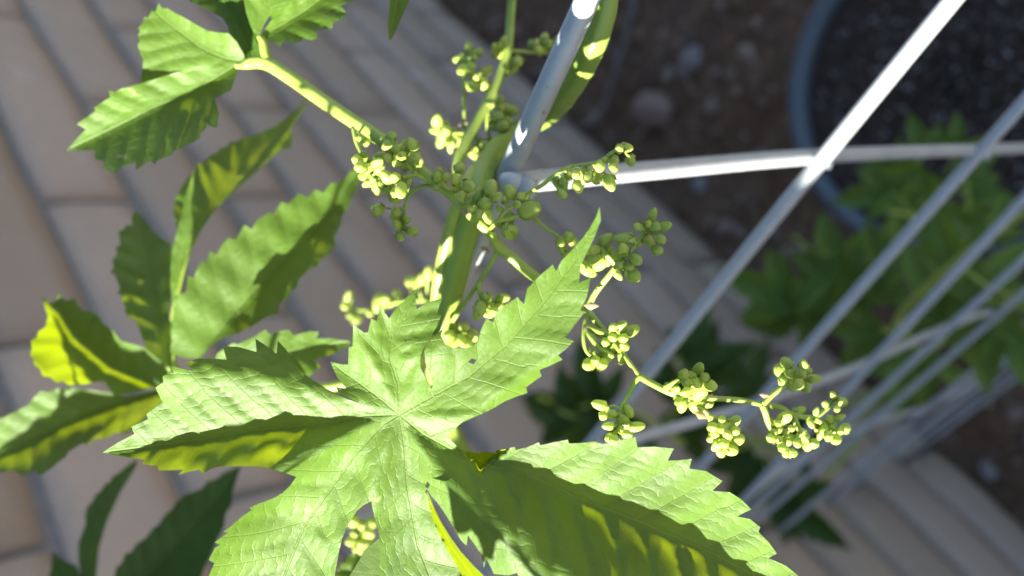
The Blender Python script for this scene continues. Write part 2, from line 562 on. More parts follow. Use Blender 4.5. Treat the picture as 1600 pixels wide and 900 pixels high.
# ------------------------------------------------------------------ pot with potting mix
PC = np.array([.3936, .1589]); PR = .179; PZ = .30
pot = empty('plant_pot', (*PC, ground_z(*PC)))
tag(pot, 'round blue grey plastic plant pot with a thick rolled rim', 'pot')
prof = [(.105, .0), (.12, .0), (.172, .27), (.1725, .278), (.182, .282), (.187, .288), (.187, .296), (.184, .300), (.177, .301), (.172, .298), (.169, .290), (.160, .25), (.10, .012), (0.001, .012)]
n = 72; V = []; Fc = []
for r, z in prof:
    for k in range(n):
        a = 2 * math.pi * k / n; V.append((PC[0] + r * math.cos(a), PC[1] + r * math.sin(a), z))
for j in range(len(prof) - 1):
    for k in range(n):
        k2 = (k + 1) % n; Fc.append((j * n + k, j * n + k2, (j + 1) * n + k2, (j + 1) * n + k))
mesh_obj('shell', V, Fc, POT, pot)
V = [(PC[0], PC[1], .283)]; Fc = []
nr = 26
for j in range(1, nr + 1):
    for k in range(n):
        a = 2 * math.pi * k / n; r = .1675 * j / nr
        V.append((PC[0] + r * math.cos(a), PC[1] + r * math.sin(a), .283 + (rng.normal(0, .0028) if j < nr else 0)))
for k in range(n): Fc.append((0, 1 + k, 1 + (k + 1) % n))
for j in range(nr - 1):
    for k in range(n):
        k2 = (k + 1) % n; Fc.append((1 + j * n + k, 1 + (j + 1) * n + k, 1 + (j + 1) * n + k2, 1 + j * n + k2))
mesh_obj('potting_mix', V, Fc, POTSOIL, pot)
per = Bag()
for i in range(1500):
    a = rng.random() * 6.28; r = .156 * math.sqrt(rng.random()); s = .0011 + .0028 * rng.random() ** 3
    v, f = LITE[i % 6]
    per.add((v * s * [1, rng.uniform(.4, 1), 1] + [PC[0] + r * math.cos(a), PC[1] + r * math.sin(a), .2845 + s * .3], f))
o = per.build('perlite', PERLITE, pot, smooth=False); o['kind'] = 'stuff'

# ------------------------------------------------------------------ galvanised wire panel trellis
panel = empty('wire_trellis', (.11, .2, 0))
tag(panel, 'galvanised welded wire panel trellis standing square to the block wall', 'trellis')
WR = .0021
P0 = px(812, 285, .165)
ztop = P0[2]
SP = .105
traces = [((920, 0), (700, 490)), ((1490, 0), (1010, 585)), ((1600, 160), (1245, 560)), ((1600, 310), (1340, 590))]
heights = [ztop - SP * k for k in range(4)]
rungs = []
z = heights[-1]
steps = [.105, .100, .096, .090, .085, .080, .075, .070, .065]
for k in range(4):
    a = on_level(*traces[k][0], heights[k]); bb = on_level(*traces[k][1], heights[k])
    dr = (bb - a) / (bb - a)[1]
    rungs.append((a, dr, heights[k]))
for k, s in enumerate(steps):
    z -= s
    rungs.append((np.array([.112 + .002 * math.sin(k * 2.1), .1, z]), np.array([.125 + .009 * k + .012 * math.sin(k * 1.7), 1, 0]), z))
for k, (a, dr, z) in enumerate(rungs):
    t0, t1 = -.42 - a[1], (.13 if k == 0 else .555 if k < 3 else .52) - a[1]
    path = [a + dr * t for t in np.linspace(t0, t1, 40)]
    path = np.array(path)
    path[:, 2] += .0006 * np.sin(path[:, 1] * 19 + k)
    bag = Bag().add(tube(path, WR, 14))
    bag.build('horizontal_wire', METAL, panel)


def rung_at(k, y):
    a, dr, z = rungs[k]
    return a + dr * (y - a[1])


# stays: first one traced, others a hand's breadth apart
ptsA = [px(790, 287, .162), px(1040, 264, .198), px(1280, 244, .2385), px(1530, 234, .309), px(1690, 231, .381)]
ptsA = np.array(ptsA)
ya = ptsA[:, 1]
low = ptsA[-1]
ext = [low + np.array([.002, .004, -.12]), low + np.array([.004, .004, -.40]), np.array([low[0] + .004, low[1] + .004, .02])]
bag = Bag().add(tube(spline(list(ptsA) + ext, 60), WR * .98, 14))
for q in (ptsA[0] + (ptsA[1] - ptsA[0]) * .08, ptsA[2], ptsA[3]):           # weld beads where wires cross
    v_, f_ = blob(q + np.array([-.0016, 0, .0004]), WR * 1.15, (1, 1.3, .9), 3, 2)
    bag.add((v_, f_))
bag.build('upright_wire', METAL, panel)
pB = on_level(1340, 583, heights[3])
for y in (pB[1], pB[1] + (pB[1] - .07), -.09, -.25):
    top = rung_at(0, min(y, .12)); top = top + [.0048, 0, 0]
    q = [top]
    for k in range(1, len(rungs)): q.append(rung_at(k, y) + [.0048, 0, 0])
    q.append(q[-1] + [0, 0, -.13])
    q = np.array(q)
    if y > .1: q[0] = q[1] + [0, 0, SP]
    bg_ = Bag().add(tube(spline(q, 60), WR, 12))
    for c_ in q[1:-1]: bg_.add(blob(c_ - [.0024, 0, 0], WR * 1.1, (1, 1.3, .9), 3, 2))
    bg_.build('upright_wire', METAL, panel)

#@@VINE@@
# ------------------------------------------------------------------ leaf builder
def in_poly(P, poly):
    x, y = P[:, 0], P[:, 1]; c = np.zeros(len(P), bool)
    q = np.asarray(poly); j = len(q) - 1
    for i in range(len(q)):
        xi, yi = q[i]; xj, yj = q[j]
        t = ((yi > y) != (yj > y)) & (x < (xj - xi) * (y - yi) / (yj - yi + 1e-12) + xi)
        c ^= t; j = i
    return c


def resample(poly, step, closed=True):
    p = np.asarray(poly, float); out = []
    n = len(p)
    for i in range(n if closed else n - 1):
        a, b = p[i], p[(i + 1) % n]
        k = max(1, int(round(np.linalg.norm(b - a) / step)))
        for t in range(k): out.append(a + (b - a) * t / k)
    if not closed: out.append(p[-1])
    return np.array(out)


def midrib_coords(P, mid):
    """distance, signed distance (right hand of travel, y down, is +), arc position, tangent."""
    m = np.asarray(mid, float)
    best = np.full(len(P), 1e9); sv = np.zeros(len(P)); uu = np.zeros(len(P)); acc = 0
    for i in range(len(m) - 1):
        a, b = m[i], m[i + 1]; d = b - a; L = np.linalg.norm(d); t = d / L
        o = P - a
        s = o @ t
        lo = -1e9 if i == 0 and False else 0
        hi = 1e9 if i == len(m) - 2 else L
        sc = np.clip(s, lo, hi)
        q = a + sc[:, None] * t
        dd = np.linalg.norm(P - q, axis=1)
        cr = t[0] * o[:, 1] - t[1] * o[:, 0]
        k = dd < best
        best[k] = dd[k]; sv[k] = (np.sign(cr) * dd)[k]; uu[k] = (acc + sc)[k]
        acc += L
    return best, sv, uu, acc


SURF = {}


def make_leaf(name, outline, lobes, z, mat, parent, g=6, grad=(0, 0), center=None, holes=(), creases=(), seed=0, ruffle=2.0, bumps=(), key=None):
    """outline, midribs traced flat; z = distance of the leaf's base; lobes lift, droop and pleat it in depth.
    lobe = dict(mid, R, L slopes, sp vein spacing, pl pleat height, droop, curlR, curlL)"""
    gr = np.random.default_rng(seed + 5)
    ol = resample(outline, g)
    (x0, y0), (x1, y1) = ol.min(0), ol.max(0)
    gx, gy = np.meshgrid(np.arange(x0, x1, g), np.arange(y0, y1, g * .87))
    gx = gx + (np.arange(gx.shape[0]) % 2)[:, None] * g * .5
    I = np.stack([gx.ravel(), gy.ravel()], 1) + gr.normal(0, g * .08, (gx.size, 2))
    I = I[in_poly(I, ol)]
    extra = [resample(l['mid'], g * .9, False) for l in lobes]
    E = np.vstack(extra); E = E[in_poly(E, ol)]
    hp = [resample(h, g) for h in holes]
    fixed = np.vstack([ol] + hp + ([E] if len(E) else []))

    def far(A, B, r):
        keep = np.ones(len(A), bool)
        for s in range(0, len(A), 2000):
            d = np.linalg.norm(A[s:s + 2000, None] - B[None], axis=2).min(1); keep[s:s + 2000] = d > r
        return keep
    bound = np.vstack([ol] + hp)
    if len(E): E = E[far(E, bound, g * .45)]
    I = I[far(I, np.vstack([bound, E]) if len(E) else bound, g * .55)]
    for h in hp: I = I[~in_poly(I, h)]
    P = np.vstack([bound, E, I])
    edges = [(i, (i + 1) % len(ol)) for i in range(len(ol))]
    o = len(ol)
    for h in hp:
        edges += [(o + i, o + (i + 1) % len(h)) for i in range(len(h))]; o += len(h)
    res = delaunay_2d_cdt([Vector(q) for q in P.tolist()], edges, [], 0, 1e-4)
    P = np.array([q[:] for q in res[0]]); T = np.array([list(t) for t in res[2] if len(t) == 3])
    cen = P[T].mean(1)
    keep = in_poly(cen, ol)
    for h in hp: keep &= ~in_poly(cen, h)
    T = T[keep]; cen = cen[keep]
    # depth
    hs = []; ws = []; cd = []
    for l in lobes:
        d, sv, u, tot = midrib_coords(P, l['mid'])
        sl = np.where(sv > 0, l.get('R', .3), l.get('L', .3))
        cu = np.where(sv > 0, l.get('curlR', 0), l.get('curlL', 0))
        v = np.sqrt(d * d + 25) - 5
        h = sl * v + cu * v * v / 100.0
        un = u / tot
        h = h - l.get('droop', .0) * tot * un * un - l.get('tilt', 0) * u
        sp = l.get('sp', 42.0)
        ph = (u - d * l.get('fwd', .75) + .0012 * d * d) / sp
        k = np.clip(d / 25, 0, 1) * np.clip(un * 4, 0, 1)
        fr = ph - np.floor(ph)
        h = h + l.get('pl', 5.0) * k * (np.sin(math.pi * fr) ** .8 - .5)
        hs.append(h); ws.append(1 / (d + 4) ** 4)
    ws = np.array(ws); hs = np.array(hs)
    h = (hs * ws).sum(0) / ws.sum(0)
    for (pl, side, slope) in creases:          # beyond the crease line the blade drops away
        d, sv, u, tot = midrib_coords(P, pl)
        inside = (sv * side > 0) & (u > 1) & (u < tot - 1) & (d < 75)
        h = h - np.where(inside, slope * d, 0)
    for (bx, by, br, bh) in bumps:
        h = h + bh * np.exp(-((P[:, 0] - bx) ** 2 + (P[:, 1] - by) ** 2) / br ** 2)
    kx = gr.normal(0, .035, (5, 2)); pz = gr.random(5) * 6.28
    h = h + ruffle * np.sin(P @ kx.T + pz).sum(1) * .6
    c = np.array(center if center is not None else P.mean(0))
    zz = z * (1 + ((P - c) @ np.array(grad)) / F) - h * z / F
    V = np.array([px(a, b_, q) for (a, b_), q in zip(P, zz)])
    if key: SURF[key] = (P, zz)
    ob = mesh_obj(name, V, T[:, ::-1], mat, parent, origin=px(c[0], c[1], z))
    # vein coordinates, one lobe per face so they never smear across a border
    D = [midrib_coords(cen, l['mid'])[0] for l in lobes]
    own = np.argmin(D, 0)
    me = ob.data
    uvl = me.uv_layers.new(name='vein')
    uv = np.zeros((len(T), 3, 2))
    TT = T[:, ::-1]
    for k, l in enumerate(lobes):
        s = own == k
        if not s.any(): continue
        for c3 in range(3):
            d, sv, u, tot = midrib_coords(P[TT[s, c3]], l['mid'])
            uv[s, c3, 0] = (u - d * l.get('fwd', .75) + .0012 * d * d) / l.get('sp', 42.0) + np.where(sv > 0, .5, 0)
            uv[s, c3, 1] = d / 100.0 / max(.25, 1)
    uvl.data.foreach_set('uv', uv.reshape(-1).astype(np.float32))
    return ob


def petiole(name, pts, parent, mat=None, sides=12, hairs=0, ridge=.05):
    P, a = px_path(pts)
    rad = a[:, 3] * a[:, 2] / F
    bag = Bag().add(tube(P, rad, sides, ridge=ridge))
    for i in range(hairs):                       # short hooked hairs along the ridges
        k = rng.integers(1, len(P) - 1)
        t = P[k + 1] - P[k - 1]; t /= np.linalg.norm(t)
        q = rng.normal(0, 1, 3); q -= q @ t * t; q /= np.linalg.norm(q)
        o = P[k] + (P[k + 1] - P[k]) * rng.random()
        L = rad[k] * rng.uniform(.12, .3)
        bag.add(tube([o + q * rad[k] * .92, o + q * (rad[k] + L) + t * L * .5], [L * .35, L * .05], 4))
    return bag.build(name, mat or STEM, parent)


vine = empty('hop_vine', (.11, .05, .02))
tag(vine, 'flowering hop vine with lobed leaves twining up the wire trellis', 'vine')

# ------------------------------------------------------------------ bine and stems
petiole('bine', [(962, -90, .150, 20), (950, -30, .152, 20), (943, 20, .154, 20), (925, 75, .158, 20), (895, 130, .168, 19), (862, 172, .180, 18), (825, 196, .186, 17),
                 (790, 222, .178, 17), (760, 260, .168, 18), (741, 310, .163, 19), (727, 365, .164, 20), (711, 430, .168, 20), (697, 490, .174, 20), (682, 560, .184, 19),
                 (690, 640, .21, 17), (740, 740, .24, 16), (850, 850, .28, 16), (980, 950, .34, 16), (1100, 1000, .42, 16)], vine, STEM, 16, 160, .08)
petiole('side_stem', [(742, 262, .166, 8), (722, 300, .162, 10), (708, 345, .163, 11), (697, 390, .166, 12), (687, 440, .170, 12), (680, 500, .176, 11), (672, 560, .186, 10)], vine, STALK, 12, 10)
petiole('side_stem', [(803, -40, .19, 7), (800, 0, .19, 7), (797, 40, .19, 7), (794, 78, .189, 7.5), (785, 110, .188, 7.5), (768, 150, .186, 8), (745, 190, .184, 8.5), (727, 225, .182, 9), (716, 262, .180, 9), (728, 310, .177, 8)], vine, STALK, 12, 20)

# ------------------------------------------------------------------ main leaf
main_outline = [(160, 707), (185, 691), (210, 678), (205, 667), (218, 661), (231, 655), (229, 647), (241, 638), (254, 629), (243, 606), (255, 597), (254, 588), (262, 584), (271, 583),
    (268, 572), (285, 576), (301, 580), (290, 567), (311, 560), (332, 560), (354, 562), (348, 541), (372, 542), (401, 550), (399, 529), (416, 540), (432, 553), (434, 532), (446, 545), (456, 560),
    (468, 580), (490, 594), (517, 611), (531, 619), (552, 627), (566, 631),
    (545, 622), (530, 615), (524, 604), (532, 606), (541, 607), (526, 588), (516, 565), (532, 569), (544, 570), (545, 543), (551, 541), (552, 507), (561, 514), (569, 520), (575, 519), (580, 498), (585, 500), (589, 502),
    (594, 474), (600, 487), (608, 498), (617, 484), (637, 463), (655, 449), (649, 462), (651, 483), (668, 472), (691, 466), (686, 479), (683, 491), (690, 493), (681, 513), (669, 534), (660, 546), (657, 558), (657, 575), (666, 592), (674, 608),
    (677, 600), (673, 588), (665, 568), (663, 550), (668, 538), (684, 520), (702, 504), (693, 512), (689, 523), (696, 538), (709, 544), (724, 544), (739, 541), (747, 533), (751, 517), (760, 497), (765, 501), (771, 504), (773, 491), (790, 476), (809, 464), (813, 470), (819, 475),
    (824, 451), (843, 431), (864, 413), (866, 419), (869, 424), (877, 408), (895, 389), (912, 370), (922, 355), (931, 339), (937, 323), (939, 344), (928, 373), (917, 395), (907, 416), (905, 441), (914, 438), (923, 434), (917, 464), (907, 484), (912, 490), (897, 509), (883, 528), (897, 533),
    (884, 546), (872, 555), (879, 562), (860, 571), (843, 578), (846, 588), (833, 597), (822, 605), (824, 614), (806, 620), (789, 627), (762, 643), (740, 652), (721, 661), (710, 671), (701, 681),
    (704, 688), (718, 700), (735, 706), (750, 708), (751, 705), (773, 708), (775, 704), (790, 702), (804, 698), (806, 703), (823, 699), (842, 691), (844, 696), (866, 691), (887, 687), (889, 693), (910, 692), (929, 690), (942, 694), (968, 688), (993, 683), (996, 699), (1024, 698), (1053, 701), (1043, 720),
    (1062, 719), (1081, 717), (1077, 732), (1103, 736), (1129, 752), (1113, 767), (1140, 769), (1158, 780), (1174, 796), (1163, 801), (1152, 807), (1172, 811), (1188, 824), (1185, 831), (1201, 847), (1214, 865), (1201, 872), (1228, 884), (1247, 899), (1262, 918), (1254, 925), (1290, 940), (1330, 972),
    (1290, 975), (1240, 965), (1245, 985), (1190, 972), (1150, 968), (1148, 990), (1090, 985), (1060, 1000), (1020, 975), (985, 995), (945, 972), (905, 975), (880, 945), (845, 940), (825, 915), (812, 905), (808, 895), (795, 899), (772, 897), (760, 873), (756, 887), (752, 866), (741, 850), (731, 836), (729, 853), (720, 844), (706, 820), (693, 799), (683, 785), (674, 775), (667, 764),
    (664, 768), (669, 776), (674, 787), (681, 800), (688, 814), (704, 840), (720, 862), (738, 882), (755, 899), (775, 930), (770, 935), (790, 965), (772, 970), (770, 1010), (745, 1015), (720, 1060), (690, 1030), (665, 1030), (650, 1000), (625, 990), (612, 955), (600, 940), (593, 898), (594, 863), (591, 827), (583, 800), (580, 783),
    (567, 790), (557, 799), (550, 810), (541, 825), (535, 841), (530, 860), (523, 898), (520, 930), (500, 960), (500, 985), (460, 1000), (440, 1025), (410, 1030), (380, 1045), (378, 1010), (350, 1000), (352, 970), (327, 960), (338, 935), (318, 925), (327, 898), (335, 880), (326, 875), (331, 865), (336, 856), (344, 851), (335, 848),
    (345, 840), (357, 832), (349, 831), (360, 823), (370, 814), (381, 805), (393, 797), (390, 793), (401, 788), (413, 784), (428, 778), (442, 770), (454, 758), (463, 745), (448, 740), (433, 735), (405, 729), (378, 728), (342, 729), (329, 733), (317, 740), (312, 734), (295, 737), (279, 742), (286, 734), (266, 735), (247, 735), (246, 728), (234, 727), (223, 725), (225, 718), (200, 715)]
C0 = (624, 648)
main_lobes = [
    dict(mid=[C0, (570, 650), (530, 657), (450, 667), (410, 670), (330, 684), (230, 698), (160, 707)], R=.12, L=1.15, curlL=.2, curlR=.02, sp=52, pl=6, droop=.10, fwd=.9),
    dict(mid=[C0, (590, 620), (560, 598), (535, 580), (516, 565)], R=.25, L=.35, sp=40, pl=3, droop=.15),
    dict(mid=[C0, (622, 600), (609, 560), (613, 525), (637, 482), (655, 449)], R=.18, L=.30, sp=40, pl=5, droop=.12, fwd=.9),
    dict(mid=[C0, (680, 617), (730, 590), (790, 540), (850, 472), (900, 405), (937, 323)], R=.14, L=.26, sp=48, pl=2, droop=.05),
    dict(mid=[C0, (660, 678), (700, 700), (760, 725), (830, 744), (920, 785), (1000, 815), (1100, 858), (1230, 925), (1330, 972)], R=.90, L=.10, curlR=-.04, sp=58, pl=6, droop=.04, fwd=.9),
    dict(mid=[C0, (632, 700), (636, 760), (652, 850), (690, 950), (720, 1060)], R=.10, L=.28, sp=46, pl=4, droop=-.02),
    dict(mid=[C0, (600, 662), (560, 705), (520, 760), (475, 822), (452, 880), (420, 960), (380, 1045)], R=.32, L=.16, sp=50, pl=5, droop=.03)]
MZ = .124
lf = make_leaf('leaf', main_outline, main_lobes, MZ, LEAF, vine, 6, (0, .25), C0, seed=1,
               holes=[[(731, 566), (737, 560), (745, 562), (740, 569)], [(664, 760), (668, 752), (672, 757), (669, 764)]], creases=[([(700, 682), (745, 642), (786, 611), (838, 571), (873, 554), (925, 515)], 1, 1.1)], ruffle=1.6, key='main')
lf['label'] = 'large sunlit seven lobed hop leaf with toothed edges'
petiole('petiole', [(624, 649, MZ + .0008, 7), (636, 622, MZ + .010, 8), (652, 585, .146, 9), (668, 545, .166, 9), (684, 512, .186, 9)], lf, STALK, 10, 30)

mg = make_leaf('leaf_margin', [(667, 767), (675, 786), (688, 814), (704, 840), (720, 862), (738, 882), (756, 900), (785, 940), (800, 975), (760, 955), (738, 925), (722, 899), (704, 868), (688, 840), (676, 812), (670, 790)],
               [dict(mid=[(667, 767), (680, 806), (705, 854), (740, 902), (800, 975)], R=0, L=0, sp=60, pl=1)], MZ - .0005, LEAF, lf, 5, (.25, -.85), (667, 767), seed=40, ruffle=.3)
mg['label'] = 'turned up yellow glowing leaf margin'

# ------------------------------------------------------------------ leaf on the upper stalk
up = empty('leaf', px(385, 100, .165), vine)
d1 = make_leaf('leaflet', [(370, 102), (350, 98), (312, 103), (285, 110), (257, 119), (238, 125), (221, 130), (205, 135), (191, 138), (179, 144), (170, 141), (172, 152), (160, 160), (147, 168), (149, 174), (134, 184), (120, 194), (134, 202), (120, 217), (104, 235), (125, 235), (148, 235), (148, 249), (161, 251), (161, 260), (168, 269), (173, 264), (181, 271), (187, 263), (199, 258), (212, 253), (212, 266), (222, 259), (234, 251),
    (243, 257), (247, 250), (258, 246), (270, 241), (271, 237), (282, 232), (298, 224), (313, 216), (312, 211), (319, 203), (325, 196), (339, 200), (342, 178), (336, 153), (348, 148), (361, 141), (367, 124), (371, 110)],
    [dict(mid=[(370, 102), (340, 120), (299, 144), (239, 169), (192, 193), (140, 218), (104, 235)], R=.30, L=1.05, curlL=-.15, sp=36, pl=3, droop=.1, fwd=.9)], .170, LEAF, up, 5, (0, 0), (370, 102), seed=2)
d2 = make_leaf('leaflet', [(232, 128), (220, 131), (222, 112), (224, 93), (218, 82), (215, 70), (219, 64), (215, 56), (219, 50), (216, 44), (223, 36), (226, 26), (231, 28), (238, 15), (243, 18), (248, 5), (253, 13), (262, 13), (273, 20), (285, 26), (297, 33), (309, 40), (324, 48), (341, 51), (357, 52), (370, 66), (380, 84), (384, 98), (370, 104), (320, 106), (270, 118)],
    [dict(mid=[(382, 96), (353, 92), (332, 84), (309, 72), (287, 54), (262, 36), (240, 16)], R=.75, L=-.35, sp=30, pl=3, droop=.06, fwd=.9)], .1675, LEAF, up, 5, (0, 0), (380, 96), seed=3)
d3 = make_leaf('leaflet', [(385, 100), (376, 84), (366, 66), (358, 50), (355, 39), (348, 28), (336, 21), (324, 14), (310, 8), (296, 2), (300, -6), (284, -14), (290, -24), (272, -35), (282, -44), (268, -60), (280, -68), (272, -90), (300, -84), (330, -62), (360, -30), (382, 0), (384, 19), (391, 39), (404, 62), (412, 92)],
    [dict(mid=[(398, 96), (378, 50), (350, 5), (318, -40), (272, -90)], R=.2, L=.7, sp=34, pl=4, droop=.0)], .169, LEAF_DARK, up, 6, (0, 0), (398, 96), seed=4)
d4 = make_leaf('leaflet', [(404, 58), (397, 53), (391, 39), (385, 20), (380, -2), (376, -30), (392, -60), (440, -80), (480, -60), (470, -30), (455, 0), (451, 8), (444, 20), (435, 27), (427, 33), (422, 24), (413, 38), (408, 50)],
    [dict(mid=[(404, 58), (414, 25), (425, -10), (440, -80)], R=.15, L=.25, sp=30, pl=3, droop=-.05)], .160, LEAF, up, 6, (0, 0), (404, 58), seed=5)
d5 = make_leaf('leaflet', [(404, 60), (410, 52), (425, 30), (440, 0), (470, -45), (520, -75), (590, -80), (575, -45), (580, -30), (562, -20), (566, -8), (552, 1), (540, 6), (531, 9), (537, 15), (542, 21), (532, 31), (520, 36), (519, 44), (506, 46), (494, 46), (496, 60), (486, 63), (473, 59), (471, 65), (458, 68), (447, 63), (441, 67), (438, 73), (426, 66), (415, 61)],
    [dict(mid=[(404, 60), (440, 40), (480, 15), (530, -25), (590, -80)], R=.85, L=.3, curlR=-.5, sp=34, pl=5, droop=.0)], .164, LEAF, up, 5, (0, 0), (404, 60), seed=6)
petiole('petiole', [(368, 103, .164, 4), (385, 100, .165, 8), (402, 97, .1645, 10), (422, 101, .164, 11), (455, 122, .162, 11), (500, 154, .160, 11), (550, 188, .158, 11), (600, 221, .156, 11), (640, 252, .154, 10), (672, 278, .153, 9), (705, 305, .153, 8), (740, 340, .153, 8), (764, 362, .154, 8), (781, 387, .156, 9), (800, 402, .157, 8), (830, 428, .158, 8), (870, 455, .157, 8), (918, 482, .155, 8)], up, STALK, 14, 130)
petiole('petiole', [(420, 101, .164, 8), (415, 85, .164, 8), (411, 66, .164, 7), (404, 56, .164, 4)], up, STALK, 10)

# ------------------------------------------------------------------ leaf deeper to the side
side = empty('leaf', px(272, 565, .195), vine)
b1 = make_leaf('leaflet', [(312, 560), (290, 560), (266, 552), (268, 520), (270, 493), (274, 460), (283, 459), (291, 456), (293, 431), (303, 434), (308, 420), (315, 408), (322, 412), (328, 393), (338, 398), (346, 384), (357, 372), (369, 374), (382, 351), (393, 358), (402, 344), (420, 332), (427, 335), (440, 315), (450, 319), (467, 302), (480, 309), (493, 296), (505, 301), (517, 286), (528, 287), (538, 279), (547, 268), (563, 262),
    (561, 283), (557, 300), (551, 306), (543, 327), (534, 337), (533, 350), (522, 373), (524, 380), (515, 397), (503, 404), (494, 418), (484, 420), (467, 437), (463, 450), (455, 455), (450, 467), (437, 474), (434, 489), (415, 497), (393, 510), (367, 523), (350, 527), (333, 538), (322, 550)],
    [dict(mid=[(312, 558), (350, 507), (383, 470), (420, 430), (473, 377), (520, 325), (562, 263)], L=.22, R=1.3, curlR=-.35, sp=36, pl=1.2, droop=.10, fwd=.7)], .188, LEAF, side, 6, (0, 0), (312, 558), seed=7, key='b1')
b2 = make_leaf('leaflet', [(297, 393), (284, 380), (275, 350), (270, 331), (273, 313), (277, 305), (282, 296), (288, 284), (303, 267), (308, 256), (317, 253), (328, 243), (337, 240), (345, 231), (353, 230), (360, 221), (370, 221), (380, 214), (393, 213), (407, 207), (421, 201), (435, 193), (452, 180), (468, 166), (485, 152), (470, 178), (455, 201), (457, 215), (454, 232), (444, 233), (435, 238), (412, 258), (392, 277), (371, 293), (342, 322), (327, 342), (314, 360), (305, 380)],
    [dict(mid=[(297, 393), (322, 335), (365, 270), (410, 228), (455, 190), (485, 152)], L=-.1, R=.5, sp=30, pl=2, droop=.05, tilt=.55)], .203, LEAF, side, 6, (0, 0), (297, 393), seed=8)
b2b = make_leaf('leaflet', [(270, 480), (266, 440), (268, 400), (270, 384), (279, 354), (286, 325), (293, 295), (303, 266), (302, 295), (298, 320), (301, 345), (299, 375), (294, 400), (284, 425), (276, 460)],
    [dict(mid=[(270, 480), (276, 430), (285, 385), (292, 335), (303, 266)], L=.2, R=.25, sp=24, pl=3, droop=.02)], .196, LEAF, side, 6, (0, 0), (270, 480), seed=9)
b3 = make_leaf('leaflet', [(268, 578), (245, 560), (229, 546), (222, 528), (218, 515), (212, 502), (203, 497), (195, 488), (196, 480), (191, 472), (190, 462), (183, 458), (188, 450), (184, 442), (180, 430), (172, 426), (178, 417), (175, 407), (183, 398), (181, 387), (188, 382), (185, 362), (194, 358), (198, 351), (206, 353), (206, 340), (210, 328), (221, 337), (230, 348), (238, 360), (252, 372), (267, 381), (270, 404), (269, 450), (264, 493), (270, 548)],
    [dict(mid=[(268, 575), (252, 520), (240, 470), (228, 410), (210, 328)], L=.3, R=.15, curlL=-.2, sp=34, pl=4, droop=.06, tilt=.55)], .192, LEAF, side, 6, (0, 0), (268, 575), seed=10, key='b3')
b4 = make_leaf('leaflet', [(270, 580), (252, 608), (240, 606), (215, 612), (178, 618), (170, 606), (163, 596), (150, 597), (135, 600), (107, 602), (100, 596), (88, 598), (78, 589), (67, 588), (62, 576), (53, 570), (52, 560), (47, 556), (50, 544), (48, 532), (57, 528), (60, 518), (71, 511), (75, 494), (70, 480), (66, 464), (78, 474), (85, 472), (92, 460), (103, 470), (117, 466), (122, 478), (130, 486), (140, 486), (153, 493), (162, 506), (176, 516), (188, 532), (224, 543), (250, 555)],
    [dict(mid=[(262, 606), (245, 602), (171, 571), (117, 525), (92, 486), (66, 464)], R=.25, L=1.3, curlL=-.35, sp=30, pl=3, droop=.08)], .199, LEAF, side, 6, (0, 0), (250, 604), seed=11, key='b4')
b5 = make_leaf('leaflet', [(262, 606), (252, 630), (240, 642), (227, 653), (215, 668), (195, 678), (180, 676), (165, 686), (149, 685), (140, 694), (128, 693), (107, 706), (103, 714), (89, 724), (80, 732), (64, 743), (55, 736), (36, 743), (22, 736), (0, 739), (-15, 730), (-30, 742), (-62, 738), (-40, 705), (-25, 690), (-5, 668), (-2, 655), (7, 652), (20, 645), (43, 634), (52, 622), (64, 611), (75, 613), (90, 607), (117, 606), (160, 612), (199, 619), (230, 612)],
    [dict(mid=[(262, 606), (249, 611), (178, 632), (89, 667), (21, 703), (-62, 738)], R=.25, L=1.3, curlL=-.3, sp=32, pl=3, droop=.05)], .206, LEAF, side, 6, (0, 0), (250, 610), seed=12, key='b5')
b6 = make_leaf('leaflet', [(330, 575), (340, 552), (364, 536), (372, 538), (397, 526), (415, 515), (418, 520), (423, 522), (438, 517), (452, 516), (456, 522), (460, 524), (482, 518), (498, 518), (495, 529), (517, 529), (552, 534), (540, 543), (528, 549), (512, 556), (498, 561), (490, 562), (501, 573), (492, 580), (485, 587), (468, 588), (430, 598), (380, 595)],
    [dict(mid=[(330, 575), (380, 563), (440, 551), (500, 540), (552, 534)], L=.25, R=.45, sp=38, pl=5, droop=.06)], .180, LEAF, side, 6, (0, 0), (330, 575), seed=13)
petiole('petiole', [(296, 392, .2, 3), (285, 430, .199, 4), (274, 480, .198, 5), (268, 540, .197, 7), (275, 580, .198, 8), (330, 600, .198, 8), (430, 612, .198, 8), (540, 600, .197, 8), (640, 570, .195, 8), (686, 540, .19, 8)], side, STALK, 12, 20)
petiole('petiole', [(250, 606, .194, 4), (262, 602, .196, 5), (285, 585, .198, 7)], side, STALK, 10)

